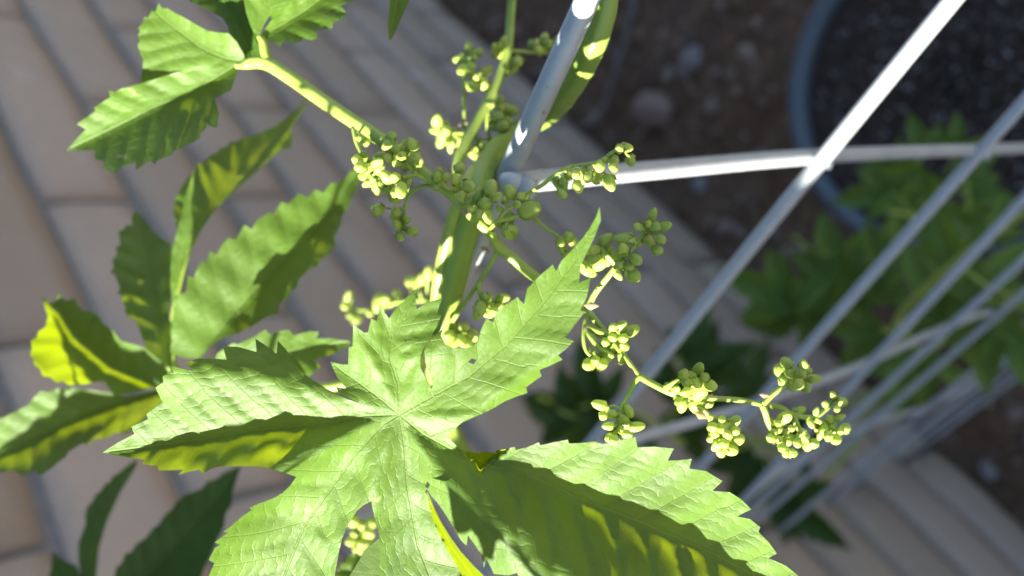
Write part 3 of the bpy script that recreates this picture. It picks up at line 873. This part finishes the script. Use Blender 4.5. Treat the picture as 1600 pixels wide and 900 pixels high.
# ------------------------------------------------------------------ shaded leaf nearer the wall
sh = empty('leaf', px(200, 960, .256), vine)
make_leaf('leaflet', [(215, 716), (200, 727), (184, 740), (176, 744), (172, 752), (164, 757), (157, 768), (150, 772), (144, 784), (136, 792), (133, 804), (134, 818), (129, 831), (122, 850), (123, 878), (130, 930), (160, 975), (152, 930), (150, 900), (155, 855), (167, 815), (187, 771), (213, 729)],
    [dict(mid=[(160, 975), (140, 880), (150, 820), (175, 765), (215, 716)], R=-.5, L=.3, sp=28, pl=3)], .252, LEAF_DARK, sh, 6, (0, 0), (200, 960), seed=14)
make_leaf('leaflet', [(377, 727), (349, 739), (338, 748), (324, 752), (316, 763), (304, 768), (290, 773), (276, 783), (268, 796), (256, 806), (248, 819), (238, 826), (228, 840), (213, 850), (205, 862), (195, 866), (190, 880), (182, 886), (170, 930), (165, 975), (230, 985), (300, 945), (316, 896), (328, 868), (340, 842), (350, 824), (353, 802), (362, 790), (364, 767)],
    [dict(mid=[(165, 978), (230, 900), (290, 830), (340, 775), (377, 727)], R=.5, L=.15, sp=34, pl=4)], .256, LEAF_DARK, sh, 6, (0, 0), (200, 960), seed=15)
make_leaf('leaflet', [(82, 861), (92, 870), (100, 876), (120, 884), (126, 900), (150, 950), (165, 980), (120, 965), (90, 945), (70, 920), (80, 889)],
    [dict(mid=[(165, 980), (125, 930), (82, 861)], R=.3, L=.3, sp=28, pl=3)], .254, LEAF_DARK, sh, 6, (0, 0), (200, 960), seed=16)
petiole('petiole', [(160, 972, .254, 6), (200, 985, .256, 7), (330, 990, .256, 7), (500, 930, .24, 8), (640, 800, .23, 8), (690, 645, .21, 8)], sh, STALK, 10)

# leaf tip hanging in from above, and a small pale leaf under the main one
make_leaf('leaf', [(608, 65), (606, 38), (609, 0), (605, -20), (590, -40), (600, -50), (590, -80), (640, -130), (690, -90), (670, -60), (678, -45), (655, -30), (650, -15), (639, 2), (624, 36), (614, 58)],
    [dict(mid=[(640, -130), (632, -50), (618, 10), (608, 65)], R=.3, L=.2, sp=30, pl=3)], .158, LEAF, vine, 6, (0, 0), (620, 0), seed=17)
pale = make_leaf('leaf', [(524, 896), (534, 880), (545, 868), (557, 863), (563, 868), (569, 872), (581, 856), (592, 850), (610, 852), (640, 880), (630, 940), (590, 980), (540, 970), (515, 930)],
    [dict(mid=[(615, 975), (590, 920), (575, 890), (557, 863)], R=.3, L=.3, sp=30, pl=3)], .175, LEAF, vine, 6, (0, 0), (570, 900), seed=18)

# added unseen leaves, each outline cut to the shade it throws into view
def wire_depth(x, y):
    p = on_level(x, y, ztop); return float((M.T @ (p - CAMPOS))[2])


def surf(names):
    """depth of the traced leaves' smooth surface at a pixel"""
    A = np.vstack([SURF[n][0] for n in names]); Z = np.concatenate([SURF[n][1] for n in names])

    def f(x, y):
        w = np.exp(-((A[:, 0] - x) ** 2 + (A[:, 1] - y) ** 2) / (2 * 9.0 ** 2)) + 1e-30
        k = np.argmin((A[:, 0] - x) ** 2 + (A[:, 1] - y) ** 2)
        return float((w * Z).sum() / w.sum()) if w.sum() > 1e-6 else float(Z[k])
    return f


def blocker_leaf(foot, depth, t, tilt=0.0, g=9):
    """added sun blocker: outline of the patch to shade, moved out towards the sun"""
    ol = resample(foot, g)
    (x0, y0), (x1, y1) = ol.min(0), ol.max(0)
    gx, gy = np.meshgrid(np.arange(x0, x1, g), np.arange(y0, y1, g))
    I = np.stack([gx.ravel(), gy.ravel()], 1); I = I[in_poly(I, ol)]
    I = I[np.array([np.linalg.norm(ol - q, axis=1).min() > g * .5 for q in I], bool)]
    P = np.vstack([ol, I])
    res = delaunay_2d_cdt([Vector(q) for q in P.tolist()], [(i, (i + 1) % len(ol)) for i in range(len(ol))], [], 0, 1e-4)
    P = np.array([q[:] for q in res[0]]); T = np.array([list(q) for q in res[2] if len(q) == 3])
    T = T[in_poly(P[T].mean(1), ol)]
    sun = np.array(SUN)
    c = P.mean(0)
    V = np.array([px(x, y, depth(x, y)) + sun * ((t(x, y) if callable(t) else t) + tilt * ((x - c[0]) * .0001 + (y - c[1]) * .00005)) for x, y in P])
    o = mesh_obj('leaf', V, T, LEAF, vine)  # added blocker, kept among the vine's leaf parts
    uvl = o.data.uv_layers.new(name='vein')
    for lp in o.data.loops: uvl.data[lp.index].uv = (P[lp.vertex_index][0] / 40.0, .3)
    BLOCKERS.append(o)
    return o


BLOCKERS = []
dm = surf(['main'])
blocker_leaf([(700, 702), (745, 716), (752, 724), (790, 730), (800, 738), (838, 742), (868, 744), (862, 752), (894, 762), (905, 760), (912, 772), (938, 778), (958, 776), (965, 786), (1000, 798), (992, 806), (1012, 815), (1018, 828), (1036, 850), (1028, 862), (1050, 890), (1085, 945), (1040, 960), (1000, 945), (985, 925), (955, 905), (940, 885), (905, 866), (890, 848), (858, 830), (846, 812), (822, 794), (812, 780), (800, 800), (792, 808), (785, 840), (776, 846), (770, 876), (754, 872), (746, 838), (738, 828), (736, 795), (722, 775), (716, 742)],
           dm, .075)
blocker_leaf([(232, 724), (250, 712), (262, 706), (275, 690), (318, 684), (322, 676), (345, 671), (352, 664), (388, 660), (408, 658), (440, 668), (500, 668), (545, 668), (520, 690), (470, 706), (430, 698), (395, 712), (350, 706), (300, 722), (285, 712), (260, 728)],
           dm, .085)
blocker_leaf([(207, 330), (221, 337), (252, 370), (272, 380), (275, 480), (280, 590), (262, 590), (240, 560), (222, 530), (216, 500), (228, 490), (238, 470), (232, 440), (245, 436), (222, 405), (228, 395), (206, 380), (214, 360)],
           surf(['b3']), .10)
blocker_leaf([(275, 590), (255, 606), (230, 592), (200, 582), (170, 570), (140, 546), (116, 520), (96, 492), (88, 478), (100, 476), (108, 486), (124, 496), (150, 512), (160, 524), (178, 530), (200, 546), (228, 545)],
           surf(['b4']), .10)
blocker_leaf([(262, 604), (215, 620), (170, 634), (130, 650), (89, 664), (50, 686), (20, 702), (-30, 726), (10, 690), (40, 672), (60, 650), (78, 648), (96, 626), (120, 608), (165, 612), (200, 618)],
           surf(['b5']), .10)
blocker_leaf([(850, 215), (866, 232), (846, 258), (850, 276), (822, 314), (820, 340), (792, 368), (760, 396), (738, 374), (744, 356), (726, 338), (738, 314), (728, 290), (755, 264), (756, 240), (790, 222), (815, 202)], wire_depth, lambda x, y: (wire_depth(x, y) - .129) / .443, g=12)

# unseen shoot added to carry those blockers, below and in front of the wire
shoot = spline([px(850, 850, .28), px(760, 1120, .23), px(640, 1420, .185), px(420, 1620, .160), px(60, 1660, .150), px(-300, 1620, .150), px(-420, 1560, .152)], 60)
Bag().add(tube(shoot, np.linspace(.0016, .001, 60), 10, ridge=.06)).build('side_stem', STALK, vine)
for o_ in BLOCKERS:
    W_ = np.array([q.co[:] for q in o_.data.vertices]) + WL[o_.name]
    D_ = np.linalg.norm(W_[:, None] - shoot[None], axis=2)
    a_, b_ = np.unravel_index(np.argmin(D_), D_.shape)
    P_ = spline([shoot[b_], (shoot[b_] + W_[a_]) / 2 + [0, -.004, .004], W_[a_]], 10)
    Bag().add(tube(P_, [.0007] * 10, 8)).build('petiole', STALK, o_)  # stalks added to join the blockers to their shoot

# ------------------------------------------------------------------ buds
def bud_mesh(seed, long=1.35, point=.3):
    g = np.random.default_rng(seed)
    V = []; Fc = []; nu, nv = 20, 10
    for j in range(nv + 1):
        t = j / nv; a = math.pi * t
        r = math.sin(a) ** .8 * (1.08 - point * t) if j < nv else .02
        z = (1 - math.cos(a)) * long + (.18 * point if j == nv else 0)
        for k in range(nu):
            ph = 2 * math.pi * k / nu
            seam = max(0, 1 - abs(((ph * 5 / (2 * math.pi) + .12 * t * (seed % 3)) % 1) - .5) * 5)
            gr = 1 - .20 * math.sin(a) ** .5 * seam * (.35 + .65 * t) + .05 * math.sin(ph * 2 + seed)
            V.append((r * gr * math.cos(ph), r * gr * math.sin(ph), z + .03 * g.normal() * (0 < j < nv)))
    for j in range(nv):
        for k in range(nu):
            k2 = (k + 1) % nu; Fc.append((j * nu + k, j * nu + k2, (j + 1) * nu + k2, (j + 1) * nu + k))
    me = bpy.data.meshes.new('bud'); me.from_pydata(V, [], Fc)
    me.polygons.foreach_set('use_smooth', [True] * len(me.polygons)); me.materials.append(BUD)
    return me


BUDS = [bud_mesh(1, 1.3, .25), bud_mesh(2, 1.5, .4), bud_mesh(3, 1.2, .2), bud_mesh(4, 1.7, .45), bud_mesh(5, 1.45, .3), bud_mesh(6, 1.35, .5)]
Ncam = M @ np.array([0, 0, 1.])


def cluster(stalks, buds, z, r=10, sr=3.2, dz=.004, bracts=()):
    """stalks: pixel polylines; buds: (x, y[, r]) centres as seen; z distance."""
    bag = Bag(); ctr = []
    for st in stalks:
        pts = [(q[0], q[1], q[2] if len(q) > 2 else z) for q in st]
        a = spline(np.array(pts, float), 4 * len(pts) + 2)
        P = np.array([px(*q) for q in a])
        bag.add(tube(P, np.linspace(1.15, .75, len(P)) * sr * a[:, 2] / F, 8, ridge=.04))
        ctr += list(a)
    ctr = np.array(ctr)
    todo = []
    for q in buds:
        x, y = q[0] + rng.normal(0, .8), q[1] + rng.normal(0, .8)
        rr = (q[2] if len(q) > 2 else r * rng.uniform(.88, 1.14))
        k = np.argmin((ctr[:, 0] - x) ** 2 + (ctr[:, 1] - y) ** 2 + 40 * rng.random(len(ctr)))
        base = px(*ctr[k])
        zz = ctr[k][2] + rng.uniform(-dz, dz * .6)
        c = px(x, y, zz)
        d = c - base; L = np.linalg.norm(d)
        if L < 1e-5: d = -Ncam; L = 1
        d = d / L
        d = d + rng.normal(0, .22, 3); d /= np.linalg.norm(d)
        R = rr * zz / F * rng.uniform(.66, .98)
        todo.append((c, d, R))
        foot = c - d * R * 1.2
        for n_ in range(3):                     # little pointed scales cupping the bud
            q_ = rng.normal(0, 1, 3); q_ -= q_ @ d * d; q_ /= np.linalg.norm(q_)
            w_ = np.cross(d, q_) * R * .42
            b0 = foot + q_ * R * .35; m0 = foot + q_ * R * 1.0 + d * R * .55
            vv = [b0 - w_ * .5, b0 + w_ * .5, m0 + w_, m0 - w_, m0 + d * R * .75 + q_ * R * .12]
            bag.add((vv, [(0, 1, 2, 3), (3, 2, 4)]))
        bag.add(tube(spline([base, (base + foot) / 2 + rng.normal(0, .0002, 3), foot], 5), [sr * .55 * z / F] * 5, 6))
    o = bag.build('flower_cluster', STALK, vine)
    for i, (c, d, R) in enumerate(todo):
        q = Vector(d).to_track_quat('Z', 'Y') @ Quaternion((0, 0, 1), rng.random() * 6.28)
        instance('bud', BUDS[rng.integers(6)], c - d * R * 1.2, o, q, (R, R, R * .95))
    for (x, y, s) in bracts:                  # small papery bract at a fork
        c = px(x, y, z - .001); e = s * z / F
        ax = M @ np.array([rng.normal(), rng.normal(), -.3]); ax /= np.linalg.norm(ax)
        sd = np.cross(ax, Ncam); sd /= np.linalg.norm(sd)
        nn = np.cross(sd, ax)
        v = [c - ax * e, c + sd * e * .55 + nn * e * .2, c + ax * e * 1.1 + nn * e * .1, c - sd * e * .55 + nn * e * .2, c - nn * e * .25]
        mesh_obj('bract', v, [(0, 1, 4), (1, 2, 4), (2, 3, 4), (3, 0, 4)], BRACT, o)
    return o


# near, left of the wire
cluster([[(552, 199, .157), (557, 222, .156), (565, 240, .155), (575, 268, .153), (590, 285, .152)]],
        [(557, 249), (569, 246), (564, 261), (579, 263), (569, 275), (576, 285), (591, 292), (596, 285), (593, 266), (591, 256), (595, 245), (598, 275), (583, 279), (576, 253), (571, 222, 8), (564, 217, 8)], .154, 11)
cluster([[(676, 287, .153), (652, 273, .152), (632, 253, .150), (617, 229, .148), (612, 215, .147)], [(652, 273, .152), (628, 277, .149), (610, 285, .148), (606, 298, .148)], [(632, 253, .150), (645, 236, .149)]],
        [(613, 212, 12), (618, 231), (628, 229), (645, 226, 11), (606, 224), (647, 244), (628, 244), (606, 246), (618, 253), (632, 261), (653, 263, 12), (606, 279, 11), (618, 278), (637, 285, 11), (637, 239), (606, 297), (618, 302), (617, 310), (628, 297), (656, 253)], .15, 11)
cluster([[(689, 292, .153), (660, 291, .154), (642, 302, .155), (635, 315, .155), (632, 330, .155), (627, 358, .156)], [(634, 326, .155), (613, 327, .155)]],
        [(590, 328, 11), (618, 332), (620, 351), (626, 370, 11), (643, 362, 11), (632, 356), (622, 341), (634, 343)], .155, 9)
cluster([[(686, 289, .153), (705, 300, .151), (720, 295, .150)], [(720, 321, .152), (738, 318, .149), (758, 322, .148)], [(764, 360, .154), (778, 345, .150), (790, 330, .149), (815, 312, .150), (828, 305, .150)], [(778, 345, .15), (800, 340, .150), (822, 332, .15)]],
        [(718, 262, 12), (714, 281), (712, 293), (732, 291, 12), (739, 310, 12), (757, 318, 12), (735, 329, 10), (762, 336, 11), (791, 314, 10), (779, 325, 6), (763, 351, 7), (794, 339, 12), (828, 328, 17), (796, 362, 16), (796, 302, 11), (815, 306, 13), (766, 293, 13), (808, 318, 10), (748, 306, 10), (684, 276, 11), (693, 281, 11), (682, 289, 10), (686, 268, 10), (750, 333, 9), (776, 308, 10), (783, 350, 10), (772, 368, 8)], .151, 10, bracts=[(733, 331, 11), (724, 329, 8)])
cluster([[(781, 387, .156), (772, 402, .157), (760, 422, .159), (745, 446, .162), (725, 475, .166), (706, 504, .170), (700, 530, .172)], [(748, 441, .161), (749, 456, .161), (755, 475, .160)]],
        [(760, 469), (752, 480), (768, 480), (784, 467, 10), (773, 486), (747, 493, 10), (779, 477), (762, 490), (757, 462)], .16, 10, 4.0, bracts=[(762, 392, 9), (757, 388, 8)])
cluster([[(706, 500, .170), (712, 515, .171), (718, 525, .171)]], [(709, 517), (720, 520), (731, 528), (725, 512), (712, 533), (701, 525), (733, 536), (722, 533), (740, 524)], .171, 11)
# right of the wire
cluster([[(800, 322, .151), (826, 302, .150), (848, 289, .148), (862, 277, .147), (890, 261, .146), (931, 254, .146), (960, 236, .146), (972, 230, .146)]],
        [(977, 231, 11), (984, 249, 12), (959, 263, 10), (959, 252), (937, 260, 10), (952, 285, 13), (932, 277, 11), (914, 271, 12), (901, 272, 11), (902, 293, 13), (880, 286, 12), (878, 302, 11), (869, 285, 10), (968, 233), (920, 276), (890, 275), (945, 250, 8)], .147, 10)
cluster([[(815, 325, .152), (831, 338, .152), (853, 357, .151), (873, 371, .150), (879, 395, .150)], [(873, 371, .15), (892, 376, .149)]],
        [(889, 371, 11), (881, 388, 11), (876, 377), (896, 379, 11), (884, 400), (913, 418, 14)], .15, 10)
cluster([[(918, 482, .150), (931, 457, .149), (953, 429, .147), (973, 404, .146), (992, 382, .145), (1014, 355, .145)], [(964, 415, .147), (945, 395, .146), (938, 385, .146)]],
        [(944, 375, 12), (931, 388, 11), (931, 402, 11), (951, 393, 11), (939, 410, 11), (949, 408), (980, 371, 12), (973, 388, 12), (964, 399, 11), (998, 355, 12), (1017, 341, 11), (1034, 354, 11), (1012, 350, 10), (1025, 354, 11), (1032, 374, 11), (1028, 391, 10), (1014, 377, 12), (998, 379, 11), (994, 405, 12), (988, 431, 13), (965, 429, 11), (984, 416), (967, 415), (920, 390, 9)], .147, 10, 4.5, bracts=[(923, 478, 12)])
cluster([[(918, 484, .150), (934, 505, .150), (955, 530, .149), (982, 565, .147), (1000, 588, .146)], [(915, 510, .149), (934, 517, .147), (960, 527, .145)], [(916, 512, .149), (925, 528, .147), (938, 545, .146), (958, 557, .145)]],
        [(985, 518, 12), (958, 512, 12), (958, 527, 12), (946, 533, 11), (976, 541, 12), (958, 545, 12), (970, 558, 13), (940, 521, 10), (971, 510, 12), (976, 529, 11), (966, 536, 11)], .146, 11, 5, bracts=[(915, 513, 6)])
cluster([[(920, 486, .150), (914, 505, .150), (912, 530, .149), (916, 548, .149), (928, 560, .149)]],
        [(922, 569, 12), (940, 569, 13), (937, 556, 10), (925, 551, 9), (946, 561, 9), (930, 563, 11)], .149, 10, 3.5)
cluster([[(1000, 588, .146), (992, 597, .146), (980, 620, .146), (970, 640, .145), (965, 672, .144)]],
        [(938, 633), (943, 650, 11), (952, 665, 10), (982, 641, 11), (973, 656, 10), (991, 668, 11), (979, 662), (955, 647, 10), (961, 686), (979, 680), (952, 685), (947, 640, 8), (970, 670, 9)], .145, 9.5, 4)
cluster([[(1000, 588, .146), (1024, 602, .145), (1054, 616, .144), (1085, 620, .144), (1120, 623, .145), (1155, 625, .146), (1190, 632, .147)], [(1040, 606, .144), (1060, 595, .142), (1085, 585, .142)], [(1060, 617, .143), (1085, 606, .141), (1100, 600, .141)]],
        [(1069, 584, 11), (1090, 578, 11), (1102, 590, 12), (1072, 596, 11), (1108, 602, 12), (1087, 599, 12), (1090, 617, 12), (1106, 625, 12), (1066, 632, 10), (1087, 635, 12), (1075, 620, 11), (1060, 626, 10), (1044, 602, 8), (1054, 611, 8), (1078, 608, 11), (1098, 610, 10), (1080, 588, 10), (1095, 632, 10)], .143, 11, 5)
cluster([[(1091, 637, .144), (1104, 645, .144), (1112, 660, .144), (1122, 676, .144), (1130, 690, .144)], [(1108, 650, .144), (1125, 656, .143), (1140, 662, .143)]],
        [(1129, 654), (1146, 658), (1138, 667), (1117, 675), (1148, 674), (1112, 686), (1131, 692), (1152, 688, 11), (1121, 694), (1126, 706, 11), (1143, 704, 11), (1130, 668), (1114, 667), (1136, 680)], .144, 10, 4, bracts=[(1094, 648, 13)])
cluster([[(1192, 632, .147), (1203, 620, .147), (1214, 611, .147), (1230, 600, .147), (1250, 592, .147)]],
        [(1227, 567, 10), (1218, 580), (1233, 584), (1255, 572, 11), (1260, 580), (1272, 592, 10), (1252, 586), (1222, 594), (1260, 605, 10), (1239, 603), (1248, 601), (1244, 590)], .147, 10, 4.5, bracts=[(1194, 618, 8)])
cluster([[(1190, 632, .147), (1218, 636, .149), (1239, 648, .150), (1270, 652, .151), (1290, 640, .152), (1304, 624, .152)], [(1239, 648, .150), (1248, 670, .150), (1262, 690, .150)], [(1270, 652, .151), (1290, 665, .152), (1308, 677, .152)]],
        [(1302, 618, 10), (1317, 627, 10), (1290, 633, 9), (1275, 643, 9), (1308, 639, 8), (1322, 668, 10), (1313, 675), (1306, 686), (1294, 681), (1281, 681), (1277, 669), (1266, 660), (1296, 658), (1247, 643, 9), (1237, 669), (1235, 684), (1245, 692), (1262, 696, 11), (1272, 694), (1260, 685), (1300, 670), (1254, 675), (1287, 672), (1312, 655, 7)], .151, 9, 4.5)
cluster([[(1192, 634, .147), (1196, 645, .147), (1202, 664, .148), (1214, 682, .148), (1226, 698, .149)]],
        [(1224, 652, 11), (1216, 662), (1205, 685), (1222, 700), (1239, 709, 10), (1228, 706), (1202, 658), (1209, 675), (1226, 675), (1218, 687), (1230, 690), (1214, 670)], .148, 9, 5)
# on the thin stem behind the wire
cluster([[(727, 205, .184), (726, 187, .184), (725, 138, .185), (725, 113, .185), (733, 88, .185)], [(725, 120, .185), (740, 115, .185), (748, 122, .185)]],
        [(733, 77), (748, 80), (741, 92), (721, 94), (724, 108), (736, 104), (757, 113), (743, 123), (738, 135), (755, 133), (747, 137), (728, 98)], .185, 10, 3, bracts=[(726, 146, 6)])
cluster([[(735, 210, .184), (722, 208, .183), (705, 208, .182), (690, 205, .182)]],
        [(683, 190), (698, 196), (680, 204), (692, 211), (709, 206), (689, 221), (718, 221), (704, 230), (712, 215), (699, 214), (696, 204), (708, 224), (702, 220)], .183, 10, 3, bracts=[(725, 189, 8), (718, 194, 6)])
cluster([[(795, 82, .189), (785, 76, .188), (780, 74, .187)], [(794, 85, .189), (800, 97, .188), (804, 103, .187)]],
        [(780, 74), (772, 84), (785, 68), (781, 84), (773, 74), (792, 103), (809, 96), (799, 107), (803, 97)], .188, 9.5, 3)
cluster([[(795, 80, .189), (812, 80, .190), (828, 82, .191), (850, 82, .192), (866, 90, .193)]],
        [(851, 61), (836, 72), (853, 74), (871, 67), (870, 84), (843, 79), (858, 68)], .191, 10.5, 3)
cluster([[(766, 224, .182), (762, 200, .181), (762, 180, .181), (772, 162, .181)]],
        [(782, 155), (770, 160), (790, 169), (799, 172), (777, 182), (792, 187), (768, 187), (785, 197), (782, 170), (775, 196), (790, 178)], .181, 10, 3)
cluster([[(728, 240, .183), (740, 232, .184), (750, 226, .184)]], [(746, 228), (752, 236), (740, 240), (757, 226), (748, 219)], .184, 9, 3)
# deep behind the main leaf
cluster([[(690, 470, .215), (650, 470, .225), (610, 475, .235), (570, 485, .24), (542, 478, .245)]],
        [(601, 468, 12), (607, 472, 11), (578, 490), (545, 468, 9), (540, 480, 9), (548, 492, 9), (558, 500), (660, 436), (652, 445), (640, 441), (668, 430), (620, 462), (590, 476)], .235, 10, 3, .008)
cluster([[(570, 905, .20), (562, 870, .205), (556, 840, .205), (560, 815, .205)], ],
        [(552, 815, 12), (566, 822, 11), (575, 835, 11), (558, 832, 11), (570, 848, 11), (548, 845, 10), (580, 818, 10), (562, 858, 10)], .205, 11, 4)

# ------------------------------------------------------------------ young hop plants behind the panel
def palmate_mesh(seed, nl=5, big=1.0):
    """small flat-lying palmate leaf, unit size, base at the origin, tip along +Y; folded and toothed."""
    g = np.random.default_rng(seed)
    V = []; Fc = []; UV = []
    ang = {3: [-.75, 0, .75], 5: [-1.5, -.72, 0, .72, 1.5]}[nl]
    ln = {3: [.72, 1, .72], 5: [.5, .82, 1, .82, .5]}[nl]
    for a, L in zip(ang, ln):
        a += g.normal(0, .08); L *= g.uniform(.9, 1.1)
        n = 12; o = len(V); wmax = .155 * L + .035
        droop = g.uniform(.05, .28)
        for i in range(n + 1):
            t = i / n
            w = wmax * (math.sin(math.pi * min(1, t * .93 + .1)) ** .9) * (1 if i < n else 0)
            tooth = 1.10 if i % 2 else .9
            for j, s in enumerate((-1, -.5, 0, .5, 1)):
                ly = t * L - (abs(s) * w * .1 if i % 2 else -abs(s) * w * .12); lx = s * w * tooth
                z = .45 * abs(lx) + .0 - droop * t * t * L + .02 * math.sin(i * 3.1 + j)
                V.append((lx * math.cos(a) + ly * math.sin(a), ly * math.cos(a) - lx * math.sin(a), z)); UV.append((t * 6 - abs(s) * .8, abs(s) * .2))
        for i in range(n):
            for j in range(4):
                Fc.append((o + i * 5 + j, o + i * 5 + j + 1, o + (i + 1) * 5 + j + 1, o + (i + 1) * 5 + j))
    me = bpy.data.meshes.new('leaf'); me.from_pydata(V, [], Fc)
    me.polygons.foreach_set('use_smooth', [True] * len(me.polygons))
    uvl = me.uv_layers.new(name='vein')
    for lp in me.loops: uvl.data[lp.index].uv = UV[lp.vertex_index]
    return me


PALM = {}
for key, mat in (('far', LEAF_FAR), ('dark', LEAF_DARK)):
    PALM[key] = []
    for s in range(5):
        me = palmate_mesh(s, 5 if s % 2 else 3); me.materials.append(mat); PALM[key].append(me)


def plant(name, label, group, root, shoots, leaves, key):
    """root world point; shoots: pixel polylines with depth; leaves: (x, y, depth, size px, turn)"""
    pl = empty(name, root)
    tag(pl, label, 'plant', group)
    ctr = []
    for st in shoots:
        P = [np.array(root)] + [px(*q) for q in st]
        P = spline(P, 6 * len(P))
        Bag().add(tube(P, np.linspace(.0032, .0016, len(P)), 7)).build('stem', STALK, pl)
        ctr += list(P)
    ctr = np.array(ctr)
    for i, (x, y, zz, s, turn) in enumerate(leaves):
        if i % 4 == 3: continue
        s = s * .88
        c = px(x, y, zz)
        L = s * zz / F
        # leaf lies roughly level, its tip turned the given way in the picture
        dirp = M @ np.array([math.cos(math.radians(turn)), math.sin(math.radians(turn)), .15])
        upv = np.array([0, 0, 1.]) * .8 - Ncam * .6 + rng.normal(0, .22, 3); upv /= np.linalg.norm(upv)
        yv = dirp - dirp @ upv * upv; yv /= np.linalg.norm(yv)
        xv = np.cross(yv, upv)
        q = Matrix([[xv[k], yv[k], upv[k]] for k in range(3)]).to_quaternion()
        base = c - yv * L * .4
        o = instance('leaf', PALM[key][(i * 3 + int(x)) % 5], base, pl, q, (L, L, L * rng.uniform(.8, 1.1)))
        k = np.argmin(np.linalg.norm(ctr - base, axis=1))
        mid = (ctr[k] + base) / 2 + np.array([0, 0, .25]) * np.linalg.norm(ctr[k] - base)
        Bag().add(tube(spline([ctr[k], mid, base], 8), [.0013] * 8, 6)).build('petiole', STALK, pl)
    return pl


G = 'young hop plants behind the trellis'
plant('hop_plant', 'bushy young hop plant growing out of the blue grey pot', G, (PC[0] + .005, PC[1] + .09, .282),
      [[(1480, 300, .83), (1430, 260, .80)], [(1440, 330, .8), (1390, 330, .76)], [(1500, 330, .8), (1510, 280, .76)]],
      [(1435, 215, .80, 75, -110), (1500, 212, .82, 80, -75), (1390, 265, .82, 95, -150), (1465, 265, .80, 100, -60), (1530, 265, .80, 95, -30), (1355, 305, .80, 100, 170), (1420, 300, .78, 100, 120), (1480, 310, .78, 100, 60),
       (1545, 305, .80, 95, 20), (1400, 340, .78, 100, 100), (1510, 350, .80, 95, 40), (1340, 340, .82, 80, 200), (1450, 365, .78, 100, 90)], 'far')
plant('hop_plant', 'pale young hop plant at the wall foot with spreading lobed leaves', G, (.20, .50, 0),
      [[(1290, 470, 1.0), (1270, 400, .92), (1240, 370, .88)], [(1330, 480, 1.0), (1350, 420, .9), (1370, 380, .86)]],
      [(1185, 450, .93, 130, 200), (1230, 440, .92, 130, -95), (1300, 390, .90, 130, -100), (1345, 420, .88, 130, -60), (1290, 440, .9, 130, 100), (1240, 490, .95, 130, 160), (1330, 480, .92, 120, 60), (1300, 520, .96, 120, 110), (1390, 430, .88, 110, -30), (1200, 500, .97, 110, 170), (1395, 370, .84, 120, -60)], 'far')
plant('hop_plant', 'tall green hop shoot climbing the lower wires near the pot', G, (.165, .33, 0),
      [[(1420, 520, .80), (1430, 500, .70), (1400, 500, .60), (1480, 420, .52), (1600, 335, .46), (1680, 290, .43)], [(1500, 520, .75), (1540, 480, .66), (1600, 470, .6)]],
      [(1455, 450, .66, 150, -120), (1510, 400, .62, 150, -80), (1560, 430, .60, 150, -40), (1430, 540, .70, 150, 120), (1400, 590, .74, 130, 100), (1490, 500, .66, 150, 60), (1555, 500, .62, 150, 50), (1600, 450, .58, 140, 0), (1540, 545, .64, 140, 80), (1590, 560, .62, 150, 70), (1480, 380, .60, 110, -110), (1380, 540, .74, 120, 150), (1345, 545, .8, 120, 140), (1450, 590, .74, 110, 95), (1565, 350, .56, 90, -60)], 'far')
plant('hop_plant', 'dark shaded hop shoot clinging to the wall behind the trellis', G, (.30, .56, 0),
      [[(1270, 700, 1.05), (1180, 690, .95), (1100, 620, .9), (1060, 560, .86)], [(1150, 700, .95), (1000, 650, .84), (900, 640, .78), (840, 620, .74)], [(1280, 760, 1.0), (1250, 800, .95)]],
      [(1085, 530, .86, 120, -70), (1050, 580, .84, 110, -120), (1130, 560, .88, 120, -20), (1010, 640, .84, 130, -120), (930, 590, .78, 130, -100), (860, 640, .76, 150, 190), (900, 670, .78, 140, 120), (830, 680, .76, 120, 170), (970, 690, .82, 130, 90), (1070, 680, .88, 130, 80), (1120, 640, .9, 120, -30),
       (1200, 720, .98, 130, 60), (1160, 750, .96, 120, 120), (1260, 805, .92, 150, 20), (1210, 790, .94, 120, 90), (1230, 660, .98, 110, -40), (1270, 690, 1.0, 110, 10), (1180, 580, .95, 110, -60)], 'dark')
